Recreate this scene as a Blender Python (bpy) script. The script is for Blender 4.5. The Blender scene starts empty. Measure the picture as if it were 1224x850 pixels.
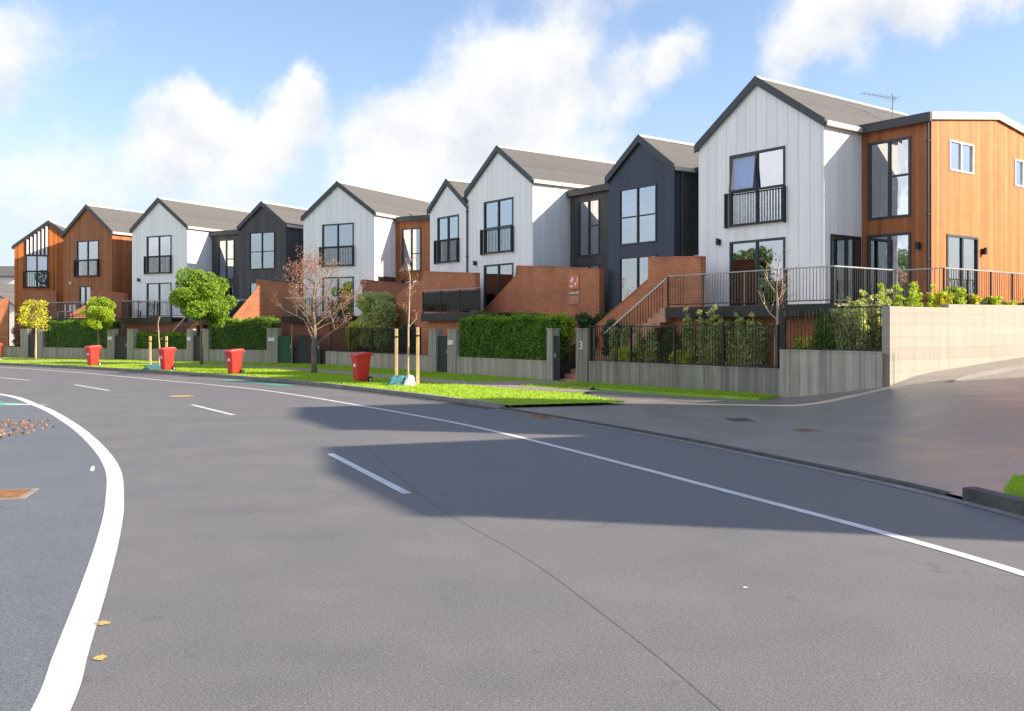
import bpy, bmesh, math, random
import numpy as np
from mathutils import Vector, Matrix
R = math.radians
random.seed(7); rng = np.random.default_rng(7)
scene = bpy.context.scene
C = scene.collection

# ---------------------------------------------------------------- camera
cam_d = bpy.data.cameras.new('camera'); cam = bpy.data.objects.new('camera', cam_d); C.objects.link(cam)
cam.location = (0, 0, 2.0); cam.rotation_euler = (R(90), 0, 0)
cam_d.sensor_width = 36; cam_d.lens = 32.8; cam_d.shift_y = -0.0261
cam_d.clip_start = 0.1; cam_d.clip_end = 3000
scene.camera = cam
# ---------------------------------------------------------------- colour management
scene.view_settings.view_transform = 'Standard'; scene.view_settings.look = 'None'
scene.view_settings.gamma = 1.0; scene.view_settings.exposure = 1.2
try: scene.view_settings.use_curve_mapping = False
except Exception: pass
# ---------------------------------------------------------------- sun + sky
SUN_EL = 28.0
SX, SY = 0.975, -0.222
sd = Vector((SX*math.cos(R(SUN_EL)), SY*math.cos(R(SUN_EL)), math.sin(R(SUN_EL)))).normalized()
sun_d = bpy.data.lights.new('sun', 'SUN'); sun = bpy.data.objects.new('sun', sun_d); C.objects.link(sun)
sun_d.energy = 5.0; sun_d.angle = R(0.5); sun_d.color = (1.0, 0.86, 0.68)
sun.rotation_euler = sd.to_track_quat('Z', 'Y').to_euler(); sun.location = (30, -5, 40)

def NT(nt, typ, **kw):
    n = nt.nodes.new(typ)
    for k, v in kw.items():
        if k == 'inp':
            for kk, vv in v.items(): n.inputs[kk].default_value = vv
        else: setattr(n, k, v)
    return n
world = bpy.data.worlds.new('World'); scene.world = world; world.use_nodes = True
nt = world.node_tree; nt.nodes.clear(); L = nt.links.new
wout = NT(nt, 'ShaderNodeOutputWorld'); bg = NT(nt, 'ShaderNodeBackground')
sky = NT(nt, 'ShaderNodeTexSky'); sky.sky_type = 'NISHITA'; sky.sun_disc = False
sky.sun_elevation = R(SUN_EL); sky.sun_rotation = math.atan2(SX, SY); sky.air_density = 1.0; sky.dust_density = 0.6; sky.ozone_density = 2.0
bg.inputs['Strength'].default_value = 0.12
tc = NT(nt, 'ShaderNodeTexCoord')
# clouds: soft puffs at fixed directions of the sky, roughened with noise on the direction vector
def math_n(op, a, b=None, clamp=False):
    n = NT(nt, 'ShaderNodeMath', operation=op); n.use_clamp = clamp
    for i, v in enumerate((a, b)):
        if v is None: continue
        if isinstance(v, (int, float)): n.inputs[i].default_value = v
        else: L(v, n.inputs[i])
    return n.outputs[0]
def mixc(fac, a, b):
    n = NT(nt, 'ShaderNodeMix', data_type='RGBA')
    if isinstance(fac, (int, float)): n.inputs[0].default_value = fac
    else: L(fac, n.inputs[0])
    for v, k in ((a, 6), (b, 7)):
        if isinstance(v, tuple): n.inputs[k].default_value = v
        else: L(v, n.inputs[k])
    return n.outputs[2]
D = tc.outputs['Generated']
nz1 = NT(nt, 'ShaderNodeTexNoise', inp={'Scale': 7.0, 'Detail': 8.0, 'Roughness': 0.62}); L(D, nz1.inputs['Vector'])
nz2 = NT(nt, 'ShaderNodeTexNoise', inp={'Scale': 13.0, 'Detail': 10.0, 'Roughness': 0.64}); L(D, nz2.inputs['Vector'])
nz3 = NT(nt, 'ShaderNodeTexNoise', inp={'Scale': 2.6, 'Detail': 6.0, 'Roughness': 0.6}); L(D, nz3.inputs['Vector'])
# (azimuth deg from +Y towards +X, elevation deg, radius, weight)
PUFFS = [(-1.1, 14.2, .115, .95), (2.5, 16.0, .09, .95), (-4, 10.5, .10, .85), (-7.3, 13.2, .065, .8), (-9, 10.6, .06, .65), (1.5, 10.5, .085, .8),
         (8.2, 15.4, .062, .9), (10.8, 16.0, .05, .8), (6.2, 12.2, .055, .75), (5, 8.6, .05, .6),
         (-20, 12.2, .052, 1), (-18.0, 11.4, .045, .85), (-20.5, 9.3, .05, .75), (-13.0, 12.2, .055, .9), (-15.2, 10.6, .05, .75), (-12.2, 14.0, .035, .7),
         (-27.5, 15.6, .07, .75), (-30, 13.6, .06, .7), (-23.5, 16.6, .04, .4), (-16, 6.8, .12, .7), (-26, 7.5, .12, .66), (-8, 7, .09, .55), (9, 7, .10, .5), (-5, 5.6, .12, .72),
         (17.5, 17.2, .06, .85), (20.5, 18.6, .075, .95), (24.5, 18.0, .06, .9), (28, 18.6, .055, .85), (31.5, 19.5, .08, .75), (16, 14.6, .05, .45), (4, 21.5, .10, .6), (9, 23, .09, .6),
         (-95, 24, .55, 1.0), (-135, 20, .5, 1.0), (-60, 42, .35, .8), (175, 30, .5, .9), (60, 22, .25, .5), (105, 60, .3, .4), (-110, 60, .4, .9)]  # wide puffs out of view, mostly added to brighten the shaded house fronts
warp = NT(nt, 'ShaderNodeVectorMath', operation='SCALE'); sub = NT(nt, 'ShaderNodeVectorMath', operation='SUBTRACT')
L(nz1.outputs['Color'], sub.inputs[0]); sub.inputs[1].default_value = (.5, .5, .5); L(sub.outputs[0], warp.inputs[0]); warp.inputs['Scale'].default_value = 0.12
add = NT(nt, 'ShaderNodeVectorMath', operation='ADD'); L(D, add.inputs[0]); L(warp.outputs[0], add.inputs[1])
acc = None; accU = None
sepw = NT(nt, 'ShaderNodeSeparateXYZ'); L(add.outputs[0], sepw.inputs[0]); SEPZ = sepw.outputs['Z']
for az, el, r, wgt in PUFFS:
    c = (math.sin(R(az))*math.cos(R(el)), math.cos(R(az))*math.cos(R(el)), math.sin(R(el)))
    dn = NT(nt, 'ShaderNodeVectorMath', operation='DISTANCE'); L(add.outputs[0], dn.inputs[0]); dn.inputs[1].default_value = c
    mr = NT(nt, 'ShaderNodeMapRange', interpolation_type='SMOOTHERSTEP'); L(dn.outputs['Value'], mr.inputs[0])
    mr.inputs[1].default_value = 0.0; mr.inputs[2].default_value = r*1.12; mr.inputs[3].default_value = wgt; mr.inputs[4].default_value = 0.0
    acc = mr.outputs[0] if acc is None else math_n('ADD', acc, mr.outputs[0])
    if abs(az) < 35:
        hgt_ = math_n('MULTIPLY', math_n('MULTIPLY', math_n('SUBTRACT', SEPZ, c[2]), 1/r), mr.outputs[0])
        accU = hgt_ if accU is None else math_n('ADD', accU, hgt_)
dens = math_n('MULTIPLY', math_n('MINIMUM', acc, 1.15), 1.0)
dens = math_n('ADD', dens, math_n('MULTIPLY', math_n('SUBTRACT', nz2.outputs['Fac'], .5), .95))
dens = math_n('ADD', dens, math_n('MULTIPLY', math_n('SUBTRACT', nz3.outputs['Fac'], .52), .5))
cm = NT(nt, 'ShaderNodeMapRange', interpolation_type='SMOOTHSTEP'); L(dens, cm.inputs[0]); cm.inputs[1].default_value = .12; cm.inputs[2].default_value = 1.0
sep = NT(nt, 'ShaderNodeSeparateXYZ'); L(D, sep.inputs[0])
hz = NT(nt, 'ShaderNodeMapRange', interpolation_type='SMOOTHSTEP'); L(sep.outputs['Z'], hz.inputs[0])
hz.inputs[1].default_value = .02; hz.inputs[2].default_value = .26; hz.inputs[3].default_value = .8; hz.inputs[4].default_value = 0.12
top_ = math_n('ADD', math_n('MULTIPLY', accU, .9), math_n('MULTIPLY', math_n('SUBTRACT', nz2.outputs['Fac'], .5), 1.6))
shade = NT(nt, 'ShaderNodeMapRange', interpolation_type='SMOOTHSTEP'); L(top_, shade.inputs[0]); shade.inputs[1].default_value = -.65; shade.inputs[2].default_value = .45
cloud_c = mixc(shade.outputs[0], (2.75, 2.9, 3.15, 1), (3.85, 3.85, 3.9, 1))
# unseen clouds opposite the sun, made extra bright to lift the shaded fronts
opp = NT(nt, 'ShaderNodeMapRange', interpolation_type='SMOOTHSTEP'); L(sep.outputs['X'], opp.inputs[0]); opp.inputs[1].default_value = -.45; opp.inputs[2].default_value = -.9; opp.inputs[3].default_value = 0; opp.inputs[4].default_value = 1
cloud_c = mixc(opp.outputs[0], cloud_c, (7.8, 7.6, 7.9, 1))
SKYMULT = NT(nt, 'ShaderNodeMix', data_type='RGBA', blend_type='MULTIPLY'); SKYMULT.inputs[0].default_value = 1.0
L(sky.outputs[0], SKYMULT.inputs[6]); SKYMULT.inputs[7].default_value = (.88, .86, .90, 1)
base = mixc(hz.outputs[0], SKYMULT.outputs[2], (2.35, 2.65, 3.1, 1))
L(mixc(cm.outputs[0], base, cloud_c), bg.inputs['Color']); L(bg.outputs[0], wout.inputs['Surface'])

# ---------------------------------------------------------------- render settings
scene.render.engine = 'CYCLES'
scene.cycles.max_bounces = 5; scene.cycles.diffuse_bounces = 3; scene.cycles.glossy_bounces = 3; scene.cycles.transparent_max_bounces = 8

# ---------------------------------------------------------------- materials
MATS = {}
def newmat(name):
    m = bpy.data.materials.new(name); m.use_nodes = True; n = m.node_tree; MATS[name] = m
    return m, n, n.nodes['Principled BSDF'], n.nodes['Material Output']
class G:  # tiny node-graph helper
    def __init__(s, n): s.n = n; s.L = n.links.new
    def node(s, t, **k): return NT(s.n, t, **k)
    def co(s, kind='Object'): return s.node('ShaderNodeTexCoord').outputs[kind]
    def pos(s): return s.node('ShaderNodeNewGeometry').outputs['Position']
    def set(s, sock, v):
        if isinstance(v, (int, float, tuple)): sock.default_value = v
        else: s.L(v, sock)
    def m(s, op, a, b=0.0, clamp=False):
        q = s.node('ShaderNodeMath', operation=op); q.use_clamp = clamp; s.set(q.inputs[0], a); s.set(q.inputs[1], b); return q.outputs[0]
    def noise(s, vec, scale, detail=4, rough=.55, out='Fac'):
        q = s.node('ShaderNodeTexNoise'); s.L(vec, q.inputs['Vector']); q.inputs['Scale'].default_value = scale
        q.inputs['Detail'].default_value = detail; q.inputs['Roughness'].default_value = rough; return q.outputs[out]
    def mix(s, f, a, b, blend='MIX'):
        q = s.node('ShaderNodeMix', data_type='RGBA', blend_type=blend); s.set(q.inputs[0], f); s.set(q.inputs[6], a); s.set(q.inputs[7], b); return q.outputs[2]
    def rng(s, v, a, b, c=0.0, d=1.0, sm=False):
        q = s.node('ShaderNodeMapRange'); q.interpolation_type = 'SMOOTHSTEP' if sm else 'LINEAR'; s.set(q.inputs[0], v)
        for i, x in enumerate((a, b, c, d)): q.inputs[i+1].default_value = x
        return q.outputs[0]
    def scalev(s, vec, sc):
        q = s.node('ShaderNodeVectorMath', operation='MULTIPLY'); s.L(vec, q.inputs[0]); q.inputs[1].default_value = sc; return q.outputs[0]
    def bump(s, h, strength, dist=.01):
        q = s.node('ShaderNodeBump'); s.L(h, q.inputs['Height']); q.inputs['Strength'].default_value = strength; q.inputs['Distance'].default_value = dist; return q.outputs[0]
def c4(c): return (c[0], c[1], c[2], 1)
def plain(name, col, rough=.6, metal=0, var=.12, scale=3.0, bump=0.0, spec=.5):
    m, n, b, o = newmat(name); g = G(n); co = g.co()
    f = g.noise(co, scale, 5); d = tuple(x*(1-var) for x in col); u = tuple(min(1, x*(1+var)) for x in col)
    g.L(g.mix(g.rng(f, .3, .7), c4(d), c4(u)), b.inputs['Base Color'])
    b.inputs['Roughness'].default_value = rough; b.inputs['Metallic'].default_value = metal; b.inputs['Specular IOR Level'].default_value = spec
    if bump: g.L(g.bump(g.noise(co, scale*12, 4), bump), b.inputs['Normal'])
    return m
def boards(name, col, spacing, groove=.03, var=.12, rough=.6, depth=.5, streak=0.0, gcol=.35, grain=0.0, horiz=False):
    """board cladding: grooves every `spacing` metres of (x+y) (or z), per-board tone, long weather streaks"""
    m, n, b, o = newmat(name); g = G(n); co = g.co(); sp = g.node('ShaderNodeSeparateXYZ'); g.L(co, sp.inputs[0])
    a = sp.outputs['Z'] if horiz else g.m('ADD', sp.outputs['X'], sp.outputs['Y'])
    q = g.m('DIVIDE', a, spacing); fr = g.m('FRACT', q); fl = g.m('FLOOR', q)
    wn = g.node('ShaderNodeTexWhiteNoise', noise_dimensions='1D'); g.L(fl, wn.inputs['W'])
    tone = g.rng(wn.outputs['Value'], 0, 1, 1-var, 1+var)
    edge = g.m('MINIMUM', fr, g.m('SUBTRACT', 1.0, fr))
    gr = g.rng(edge, 0.0, groove/spacing*.5, 1.0, 0.0, True)
    st = g.noise(g.scalev(co, (9, 9, .35)), 1.0, 5, .6); fine = g.noise(co, 2.2, 6, .6)
    col1 = g.mix(1.0, c4(col), tone, 'MULTIPLY')
    if streak:
        sf = g.rng(st, .35, .75, 1.0, 1-streak)
        col1 = g.mix(1.0, col1, sf, 'MULTIPLY')
    col1 = g.mix(1.0, col1, g.rng(fine, .3, .7, 1-var*.5, 1+var*.4), 'MULTIPLY')
    if grain: col1 = g.mix(grain, col1, g.mix(g.noise(g.scalev(co, (60, 60, 2)), 1.0, 3), (0, 0, 0, 1), c4([min(1, x*2.2) for x in col])))
    col1 = g.mix(g.m('MULTIPLY', gr, 1-gcol), col1, (0.01, 0.01, 0.01, 1))
    g.L(col1, b.inputs['Base Color']); b.inputs['Roughness'].default_value = rough; b.inputs['Specular IOR Level'].default_value = .35
    h = g.m('SUBTRACT', g.m('MULTIPLY', st, .15), gr)
    g.L(g.bump(h, depth, .012), b.inputs['Normal'])
    return m
boards('white_cladding', (.90, .90, .895), .42, .022, .035, .55, .7, .09, .62)
boards('grey_cladding', (.075, .075, .08), .30, .02, .18, .6, .7, .35)
boards('navy_cladding', (.042, .055, .085), .60, .014, .10, .5, .5, .15)
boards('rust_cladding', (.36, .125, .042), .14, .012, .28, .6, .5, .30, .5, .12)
boards('rust_cladding_sunlit', (.60, .175, .036), .14, .012, .30, .55, .5, .42, .55, .12)  # rust timber again, with the brightness of its sunlit side put into the colour
boards('board_concrete', (.42, .385, .32), .33, .016, .14, .85, .5, .45, .45)
boards('board_concrete_dark', (.30, .285, .24), .33, .016, .18, .85, .5, .6, .45)
boards('pale_concrete', (.34, .31, .268), .30, .012, .06, .85, .4, .16, .65, 0, True)
boards('timber_slat', (.30, .22, .15), .10, .01, .25, .7, .4, .2)
def brick(name, c1, c2, mort, w=.23, h=.076):
    m, n, b, o = newmat(name); g = G(n); co = g.co(); sp = g.node('ShaderNodeSeparateXYZ'); g.L(co, sp.inputs[0])
    cb = g.node('ShaderNodeCombineXYZ'); g.L(g.m('ADD', sp.outputs['X'], sp.outputs['Y']), cb.inputs['X']); g.L(sp.outputs['Z'], cb.inputs['Y'])
    t = g.node('ShaderNodeTexBrick'); g.L(cb.outputs[0], t.inputs['Vector']); t.inputs['Color1'].default_value = c4(c1); t.inputs['Color2'].default_value = c4(c2)
    t.inputs['Mortar'].default_value = c4(mort); t.inputs['Scale'].default_value = 1; t.inputs['Brick Width'].default_value = w; t.inputs['Row Height'].default_value = h
    t.inputs['Mortar Size'].default_value = .008; t.inputs['Bias'].default_value = 0
    f = g.noise(co, 1.3, 5, .6)
    g.L(g.mix(1.0, t.outputs['Color'], g.rng(f, .25, .75, .72, 1.18), 'MULTIPLY'), b.inputs['Base Color']); b.inputs['Roughness'].default_value = .85
    g.L(g.bump(g.m('SUBTRACT', g.noise(co, 40, 3), t.outputs['Fac']), .35, .01), b.inputs['Normal'])
    return m
brick('red_brick', (.56, .215, .105), (.49, .18, .085), (.27, .11, .06))
brick('brown_brick', (.36, .125, .07), (.28, .095, .055), (.2, .12, .09))
brick('pink_brick', (.55, .27, .17), (.46, .21, .13), (.42, .30, .24))
# roofs
boards('roof_shingle', (.108, .104, .102), .28, .02, .10, .85, .6, .10, .6, 0, True)
plain('dark_trim', (.028, .033, .042), .45, 0, .15)
plain('black_metal', (.018, .018, .02), .45, .2, .15)
plain('pale_trim', (.55, .50, .43), .5, 0, .06)
plain('white_trim', (.78, .78, .77), .5, 0, .04)
plain('grey_metal', (.33, .34, .35), .4, .7, .1)
plain('deck_timber', (.16, .11, .075), .75, 0, .3, 4)
plain('interior_dark', (.05, .05, .055), .8, 0, .3, 1.2)
plain('curtain_cloth', (.88, .90, .91), .85, 0, .06, 3)
plain('blue_curtain', (.08, .28, .62), .85, 0, .08, 3)
plain('kerb_concrete', (.22, .21, .195), .85, 0, .25, 2.5, .25)
plain('dark_kerb', (.07, .07, .068), .85, 0, .4, 4, .4)
plain('stake_timber', (.62, .42, .22), .75, 0, .2, 6)
plain('bin_red', (.62, .030, .022), .38, 0, .05, 2)
plain('bin_rubber', (.02, .02, .02), .8)
plain('white_paint_sticker', (.8, .8, .8), .5)
plain('gate_black', (.022, .024, .028), .55, 0, .2, 6)
plain('gate_green', (.012, .085, .035), .55, 0, .25, 6)
plain('garden_soil', (.055, .04, .028), .95, 0, .35, 3, .5)
plain('bark_brown', (.20, .14, .10), .9, 0, .3, 9, .5)
plain('bark_pale', (.46, .34, .24), .85, 0, .25, 9, .4)
plain('twig_red', (.30, .15, .12), .85, 0, .25, 6)
plain('blue_mat', (.06, .20, .22), .7, 0, .6, 14)
plain('sign_orange', (.70, .16, .06), .6, 0, .05)
plain('sign_faded', (.50, .20, .13), .6, 0, .15, 20)
plain('plaster_white', (.74, .73, .70), .8, 0, .05)
plain('car_grey', (.10, .12, .15), .3, .3, .05)
# glass: mirror-like outside reflection over a see-through pane
m, n, b, o = newmat('window_glass'); g = G(n)
n.nodes.remove(b); tr = g.node('ShaderNodeBsdfTransparent'); tr.inputs[0].default_value = (.93, .95, .96, 1)
gl = g.node('ShaderNodeBsdfGlossy'); gl.inputs['Roughness'].default_value = .01; gl.inputs['Color'].default_value = (.95, .97, 1, 1)
fr = g.node('ShaderNodeFresnel'); fr.inputs['IOR'].default_value = 1.9
wob = g.noise(g.co(), 1.4, 2); bm = g.bump(wob, .12, .02); g.L(bm, gl.inputs['Normal'])
ms = g.node('ShaderNodeMixShader'); g.L(g.m('ADD', g.m('MULTIPLY', fr.outputs[0], 1.4), .28, True), ms.inputs[0]); g.L(tr.outputs[0], ms.inputs[1]); g.L(gl.outputs[0], ms.inputs[2]); g.L(ms.outputs[0], o.inputs['Surface'])
m, n, b, o = newmat('clear_glass'); g = G(n); n.nodes.remove(b)
tr = g.node('ShaderNodeBsdfTransparent'); tr.inputs[0].default_value = (.9, .95, 1, 1)
gl = g.node('ShaderNodeBsdfGlossy'); gl.inputs['Roughness'].default_value = .02
ms = g.node('ShaderNodeMixShader'); ms.inputs[0].default_value = .08; g.L(tr.outputs[0], ms.inputs[1]); g.L(gl.outputs[0], ms.inputs[2]); g.L(ms.outputs[0], o.inputs['Surface'])
m, n, b, o = newmat('smoked_glass'); g = G(n); n.nodes.remove(b)
tr = g.node('ShaderNodeBsdfTransparent'); tr.inputs[0].default_value = (.42, .40, .40, 1)
gl = g.node('ShaderNodeBsdfGlossy'); gl.inputs['Roughness'].default_value = .02
fr = g.node('ShaderNodeFresnel'); fr.inputs['IOR'].default_value = 1.3
ms = g.node('ShaderNodeMixShader'); g.L(fr.outputs[0], ms.inputs[0]); g.L(tr.outputs[0], ms.inputs[1]); g.L(gl.outputs[0], ms.inputs[2]); g.L(ms.outputs[0], o.inputs['Surface'])
# asphalt
def asphalt(name, col, patch=.25, tint=None, rough=.62):
    m, n, b, o = newmat(name); g = G(n); p = g.pos()
    big = g.noise(p, .10, 5, .55); mid = g.noise(p, .8, 6, .6); fine = g.noise(p, 70, 3, .8); f2 = g.noise(p, 26, 4, .8)
    c = g.mix(1.0, c4(col), g.rng(big, .3, .7, 1-patch, 1+patch), 'MULTIPLY')
    if tint: c = g.mix(g.rng(mid, .35, .65, 0, .8), c, c4(tint))
    c = g.mix(1.0, c, g.rng(mid, .3, .7, .95, 1.05), 'MULTIPLY'); c = g.mix(1.0, c, g.rng(fine, .3, .7, .40, 1.62), 'MULTIPLY')
    # light aggregate stones
    c = g.mix(g.rng(f2, .60, .70, 0, .55), c, c4([min(1, x*2.2+.03) for x in col]))
    vo = g.node('ShaderNodeTexVoronoi', feature='DISTANCE_TO_EDGE'); g.L(g.scalev(p, (1, 1, 1)), vo.inputs['Vector']); vo.inputs['Scale'].default_value = .35
    wv = g.node('ShaderNodeVectorMath', operation='ADD'); g.L(p, wv.inputs[0]); g.L(g.scalev(g.noise(p, 1.8, 5, .6, 'Color'), (.9, .9, 0)), wv.inputs[1]); g.L(wv.outputs[0], vo.inputs['Vector'])
    crack = g.m('MULTIPLY', g.rng(vo.outputs['Distance'], 0, .006, 1, 0), g.rng(g.noise(p, .3, 3), .56, .62, 0, .45))
    c = g.mix(crack, c, (.02, .02, .02, 1))
    st = g.noise(p, 2.7, 3, .5); c = g.mix(g.rng(st, .66, .74, 0, .22), c, (.035, .033, .032, 1))
    g.L(c, b.inputs['Base Color']); g.L(g.rng(mid, .3, .7, rough-.07, rough+.1), b.inputs['Roughness']); b.inputs['Specular IOR Level'].default_value = .4
    g.L(g.bump(g.m('ADD', fine, f2), .5, .006), b.inputs['Normal'])
    return m
asphalt('road_asphalt', (.132, .131, .135), .09, (.142, .137, .137))
asphalt('lane_asphalt', (.118, .128, .146), .07)
asphalt('side_asphalt', (.205, .192, .182), .16, (.235, .21, .19), .34)
asphalt('footpath_concrete', (.34, .26, .24), .10, None, .8)
def paint(name, col, wear=.35):
    m, n, b, o = newmat(name); g = G(n); p = g.pos()
    f = g.noise(p, 28, 6, .7); f2 = g.noise(p, 3, 4)
    w = g.rng(g.m('ADD', f, g.m('MULTIPLY', f2, .45)), .66, .95, 0, wear)
    g.L(g.mix(w, c4(col), (.14, .135, .135, 1)), b.inputs['Base Color']); b.inputs['Roughness'].default_value = .6
    g.L(g.bump(g.noise(p, 90, 2), .3, .005), b.inputs['Normal'])
    return m
paint('road_paint', (.63, .63, .625), .5); paint('green_paint', (.07, .30, .20), .9); paint('yellow_paint', (.55, .36, .10), .9)
# foliage
def leafmat(name, c1, c2, c3=None, sc=3.0, trans=.35):
    m, n, b, o = newmat(name); g = G(n); p = g.pos()
    f = g.noise(p, sc, 3, .6); f2 = g.noise(p, sc*9, 2, .8)
    c = g.mix(g.rng(f2, .3, .7), c4(c1), c4(c2))
    if c3: c = g.mix(g.rng(f, .45, .7, 0, .8), c, c4(c3))
    g.L(c, b.inputs['Base Color']); b.inputs['Roughness'].default_value = .55; b.inputs['Specular IOR Level'].default_value = .3
    t = g.node('ShaderNodeBsdfTranslucent'); g.L(g.mix(1.0, c, (1.3, 1.35, .7, 1), 'MULTIPLY'), t.inputs[0])
    ms = g.node('ShaderNodeMixShader'); ms.inputs[0].default_value = trans; g.L(b.outputs[0], ms.inputs[1]); g.L(t.outputs[0], ms.inputs[2]); g.L(ms.outputs[0], o.inputs['Surface'])
    return m
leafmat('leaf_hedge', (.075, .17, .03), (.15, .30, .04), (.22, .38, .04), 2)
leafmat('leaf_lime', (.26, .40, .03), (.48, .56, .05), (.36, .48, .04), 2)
leafmat('leaf_mid', (.13, .26, .025), (.32, .45, .04), (.22, .36, .03), 2)
leafmat('leaf_yellow', (.52, .52, .05), (.66, .56, .08), (.38, .48, .06), 2)
leafmat('leaf_grey', (.33, .40, .16), (.50, .54, .24), (.56, .55, .2), 2.5)
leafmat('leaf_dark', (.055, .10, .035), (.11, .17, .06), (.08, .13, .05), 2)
leafmat('leaf_red', (.42, .19, .15), (.52, .30, .24), (.32, .15, .13), 4)
leafmat('grass_blades', (.24, .40, .025), (.42, .55, .05), (.38, .46, .07), .9, .45)
plain('grass_ground', (.24, .40, .03), .95, 0, .25, 2.0, .6)
M = MATS
plain('seam_tar', (.108, .106, .106), .8, 0, .3, 12)
# ---------------------------------------------------------------- mesh helpers
class MB:
    def __init__(s): s.v = []; s.f = []
    def quad(s, *p): i = len(s.v); s.v += [tuple(q) for q in p]; s.f.append(tuple(range(i, i+len(p)))); return s
    def box(s, x0, x1, y0, y1, z0, z1):
        i = len(s.v); s.v += [(x0,y0,z0),(x1,y0,z0),(x1,y1,z0),(x0,y1,z0),(x0,y0,z1),(x1,y0,z1),(x1,y1,z1),(x0,y1,z1)]
        s.f += [tuple(i+k for k in f) for f in ((0,3,2,1),(4,5,6,7),(0,1,5,4),(1,2,6,5),(2,3,7,6),(3,0,4,7))]; return s
    def prism(s, poly, y0, y1, fn=None):
        """polygon in (a,z), extruded in depth d from y0 to y1; fn maps (a,d,z) to 3D"""
        fn = fn or (lambda a, d, z: (a, d, z)); n = len(poly); i = len(s.v)
        s.v += [fn(a, y0, z) for a, z in poly] + [fn(a, y1, z) for a, z in poly]
        s.f.append(tuple(range(i, i+n))); s.f.append(tuple(range(i+2*n-1, i+n-1, -1)))
        for k in range(n): l = (k+1) % n; s.f.append((i+k, i+n+k, i+n+l, i+l))
        return s
    def flat(s, poly, z0, z1, hf=None):
        n = len(poly); i = len(s.v); hf = hf or (lambda x, y: 0)
        s.v += [(x, y, z0+hf(x, y)) for x, y in poly] + [(x, y, z1+hf(x, y)) for x, y in poly]
        s.f.append(tuple(range(i+n-1, i-1, -1))); s.f.append(tuple(range(i+n, i+2*n)))
        for k in range(n): l = (k+1) % n; s.f.append((i+k, i+l, i+n+l, i+n+k))
        return s
    def tube(s, pts, rad, n=6, cap=True):
        pts = [Vector(p) for p in pts]; rings = []
        if not isinstance(rad, (list, tuple)): rad = [rad]*len(pts)
        for k, p in enumerate(pts):
            d = (pts[min(k+1, len(pts)-1)] - pts[max(k-1, 0)]); d = d.normalized() if d.length > 1e-9 else Vector((0,0,1))
            u = d.cross(Vector((0,0,1)) if abs(d.z) < .9 else Vector((1,0,0))).normalized(); w = d.cross(u)
            i = len(s.v); rings.append(i)
            for j in range(n):
                a = 2*math.pi*j/n; s.v.append(tuple(p + (u*math.cos(a) + w*math.sin(a))*rad[k]))
        for a, b in zip(rings, rings[1:]):
            for j in range(n): l = (j+1) % n; s.f.append((a+j, a+l, b+l, b+j))
        if cap: s.f.append(tuple(rings[0]+j for j in range(n-1, -1, -1))); s.f.append(tuple(rings[-1]+j for j in range(n)))
        return s
    def beam(s, p, q, w, h):
        p = Vector(p); q = Vector(q); d = (q-p).normalized(); u = d.cross(Vector((0,0,1))); u = u.normalized() if u.length > 1e-6 else Vector((1,0,0)); v = u.cross(d).normalized()
        i = len(s.v)
        for c in (p, q):
            for a, b in ((-1,-1),(1,-1),(1,1),(-1,1)): s.v.append(tuple(c + u*a*w/2 + v*b*h/2))
        s.f += [tuple(i+k for k in f) for f in ((0,3,2,1),(4,5,6,7),(0,1,5,4),(1,2,6,5),(2,3,7,6),(3,0,4,7))]; return s
    def build(s, name, mat, parent=None, bevel=0, smooth=False):
        me = bpy.data.meshes.new(name); me.from_pydata(s.v, [], s.f); me.update()
        bm = bmesh.new(); bm.from_mesh(me); bmesh.ops.recalc_face_normals(bm, faces=bm.faces); bm.to_mesh(me); bm.free()
        o = bpy.data.objects.new(name, me); C.objects.link(o); me.materials.append(M[mat])
        if parent: o.parent = parent
        if bevel: b = o.modifiers.new('bevel', 'BEVEL'); b.width = bevel; b.segments = 2; b.limit_method = 'ANGLE'
        if smooth:
            for p in me.polygons: p.use_smooth = True
        return o
def tag(o, label=None, cat=None, group=None, kind=None):
    if label: o['label'] = label
    if cat: o['category'] = cat
    if group: o['group'] = group
    if kind: o['kind'] = kind
    return o
class Frame:
    """a row of houses: t runs along the facades (leftwards seen from the street), o outwards from the facade line"""
    def __init__(s, ox, oy, tx, ty):
        l = math.hypot(tx, ty); s.o = Vector((ox, oy)); s.t = Vector((tx, ty))/l; s.x = -s.t; s.n = Vector((s.x.y, -s.x.x)); s.rot = math.atan2(s.x.y, s.x.x)
    def P(s, t, o): v = s.o + s.t*t + s.n*o; return (v.x, v.y)
    def root(s, name, t, o, z, label, cat, group=None, rz=0):
        e = bpy.data.objects.new(name, None); C.objects.link(e); p = s.P(t, o); e.location = (p[0], p[1], z); e.rotation_euler = (0, 0, s.rot+rz)
        e.empty_display_size = .3
        return tag(e, label, cat, group)
G1 = Frame(9.7, 29.0, -.6, .8)
G2 = Frame(-7.7, 52.2, -.88, .475)
W0 = Frame(0, 0, -1, 0)
def root(name, x, y, z, label, cat, group=None, rz=0):
    e = bpy.data.objects.new(name, None); C.objects.link(e); e.location = (x, y, z); e.rotation_euler = (0, 0, rz); e.empty_display_size = .3
    return tag(e, label, cat, group)
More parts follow.
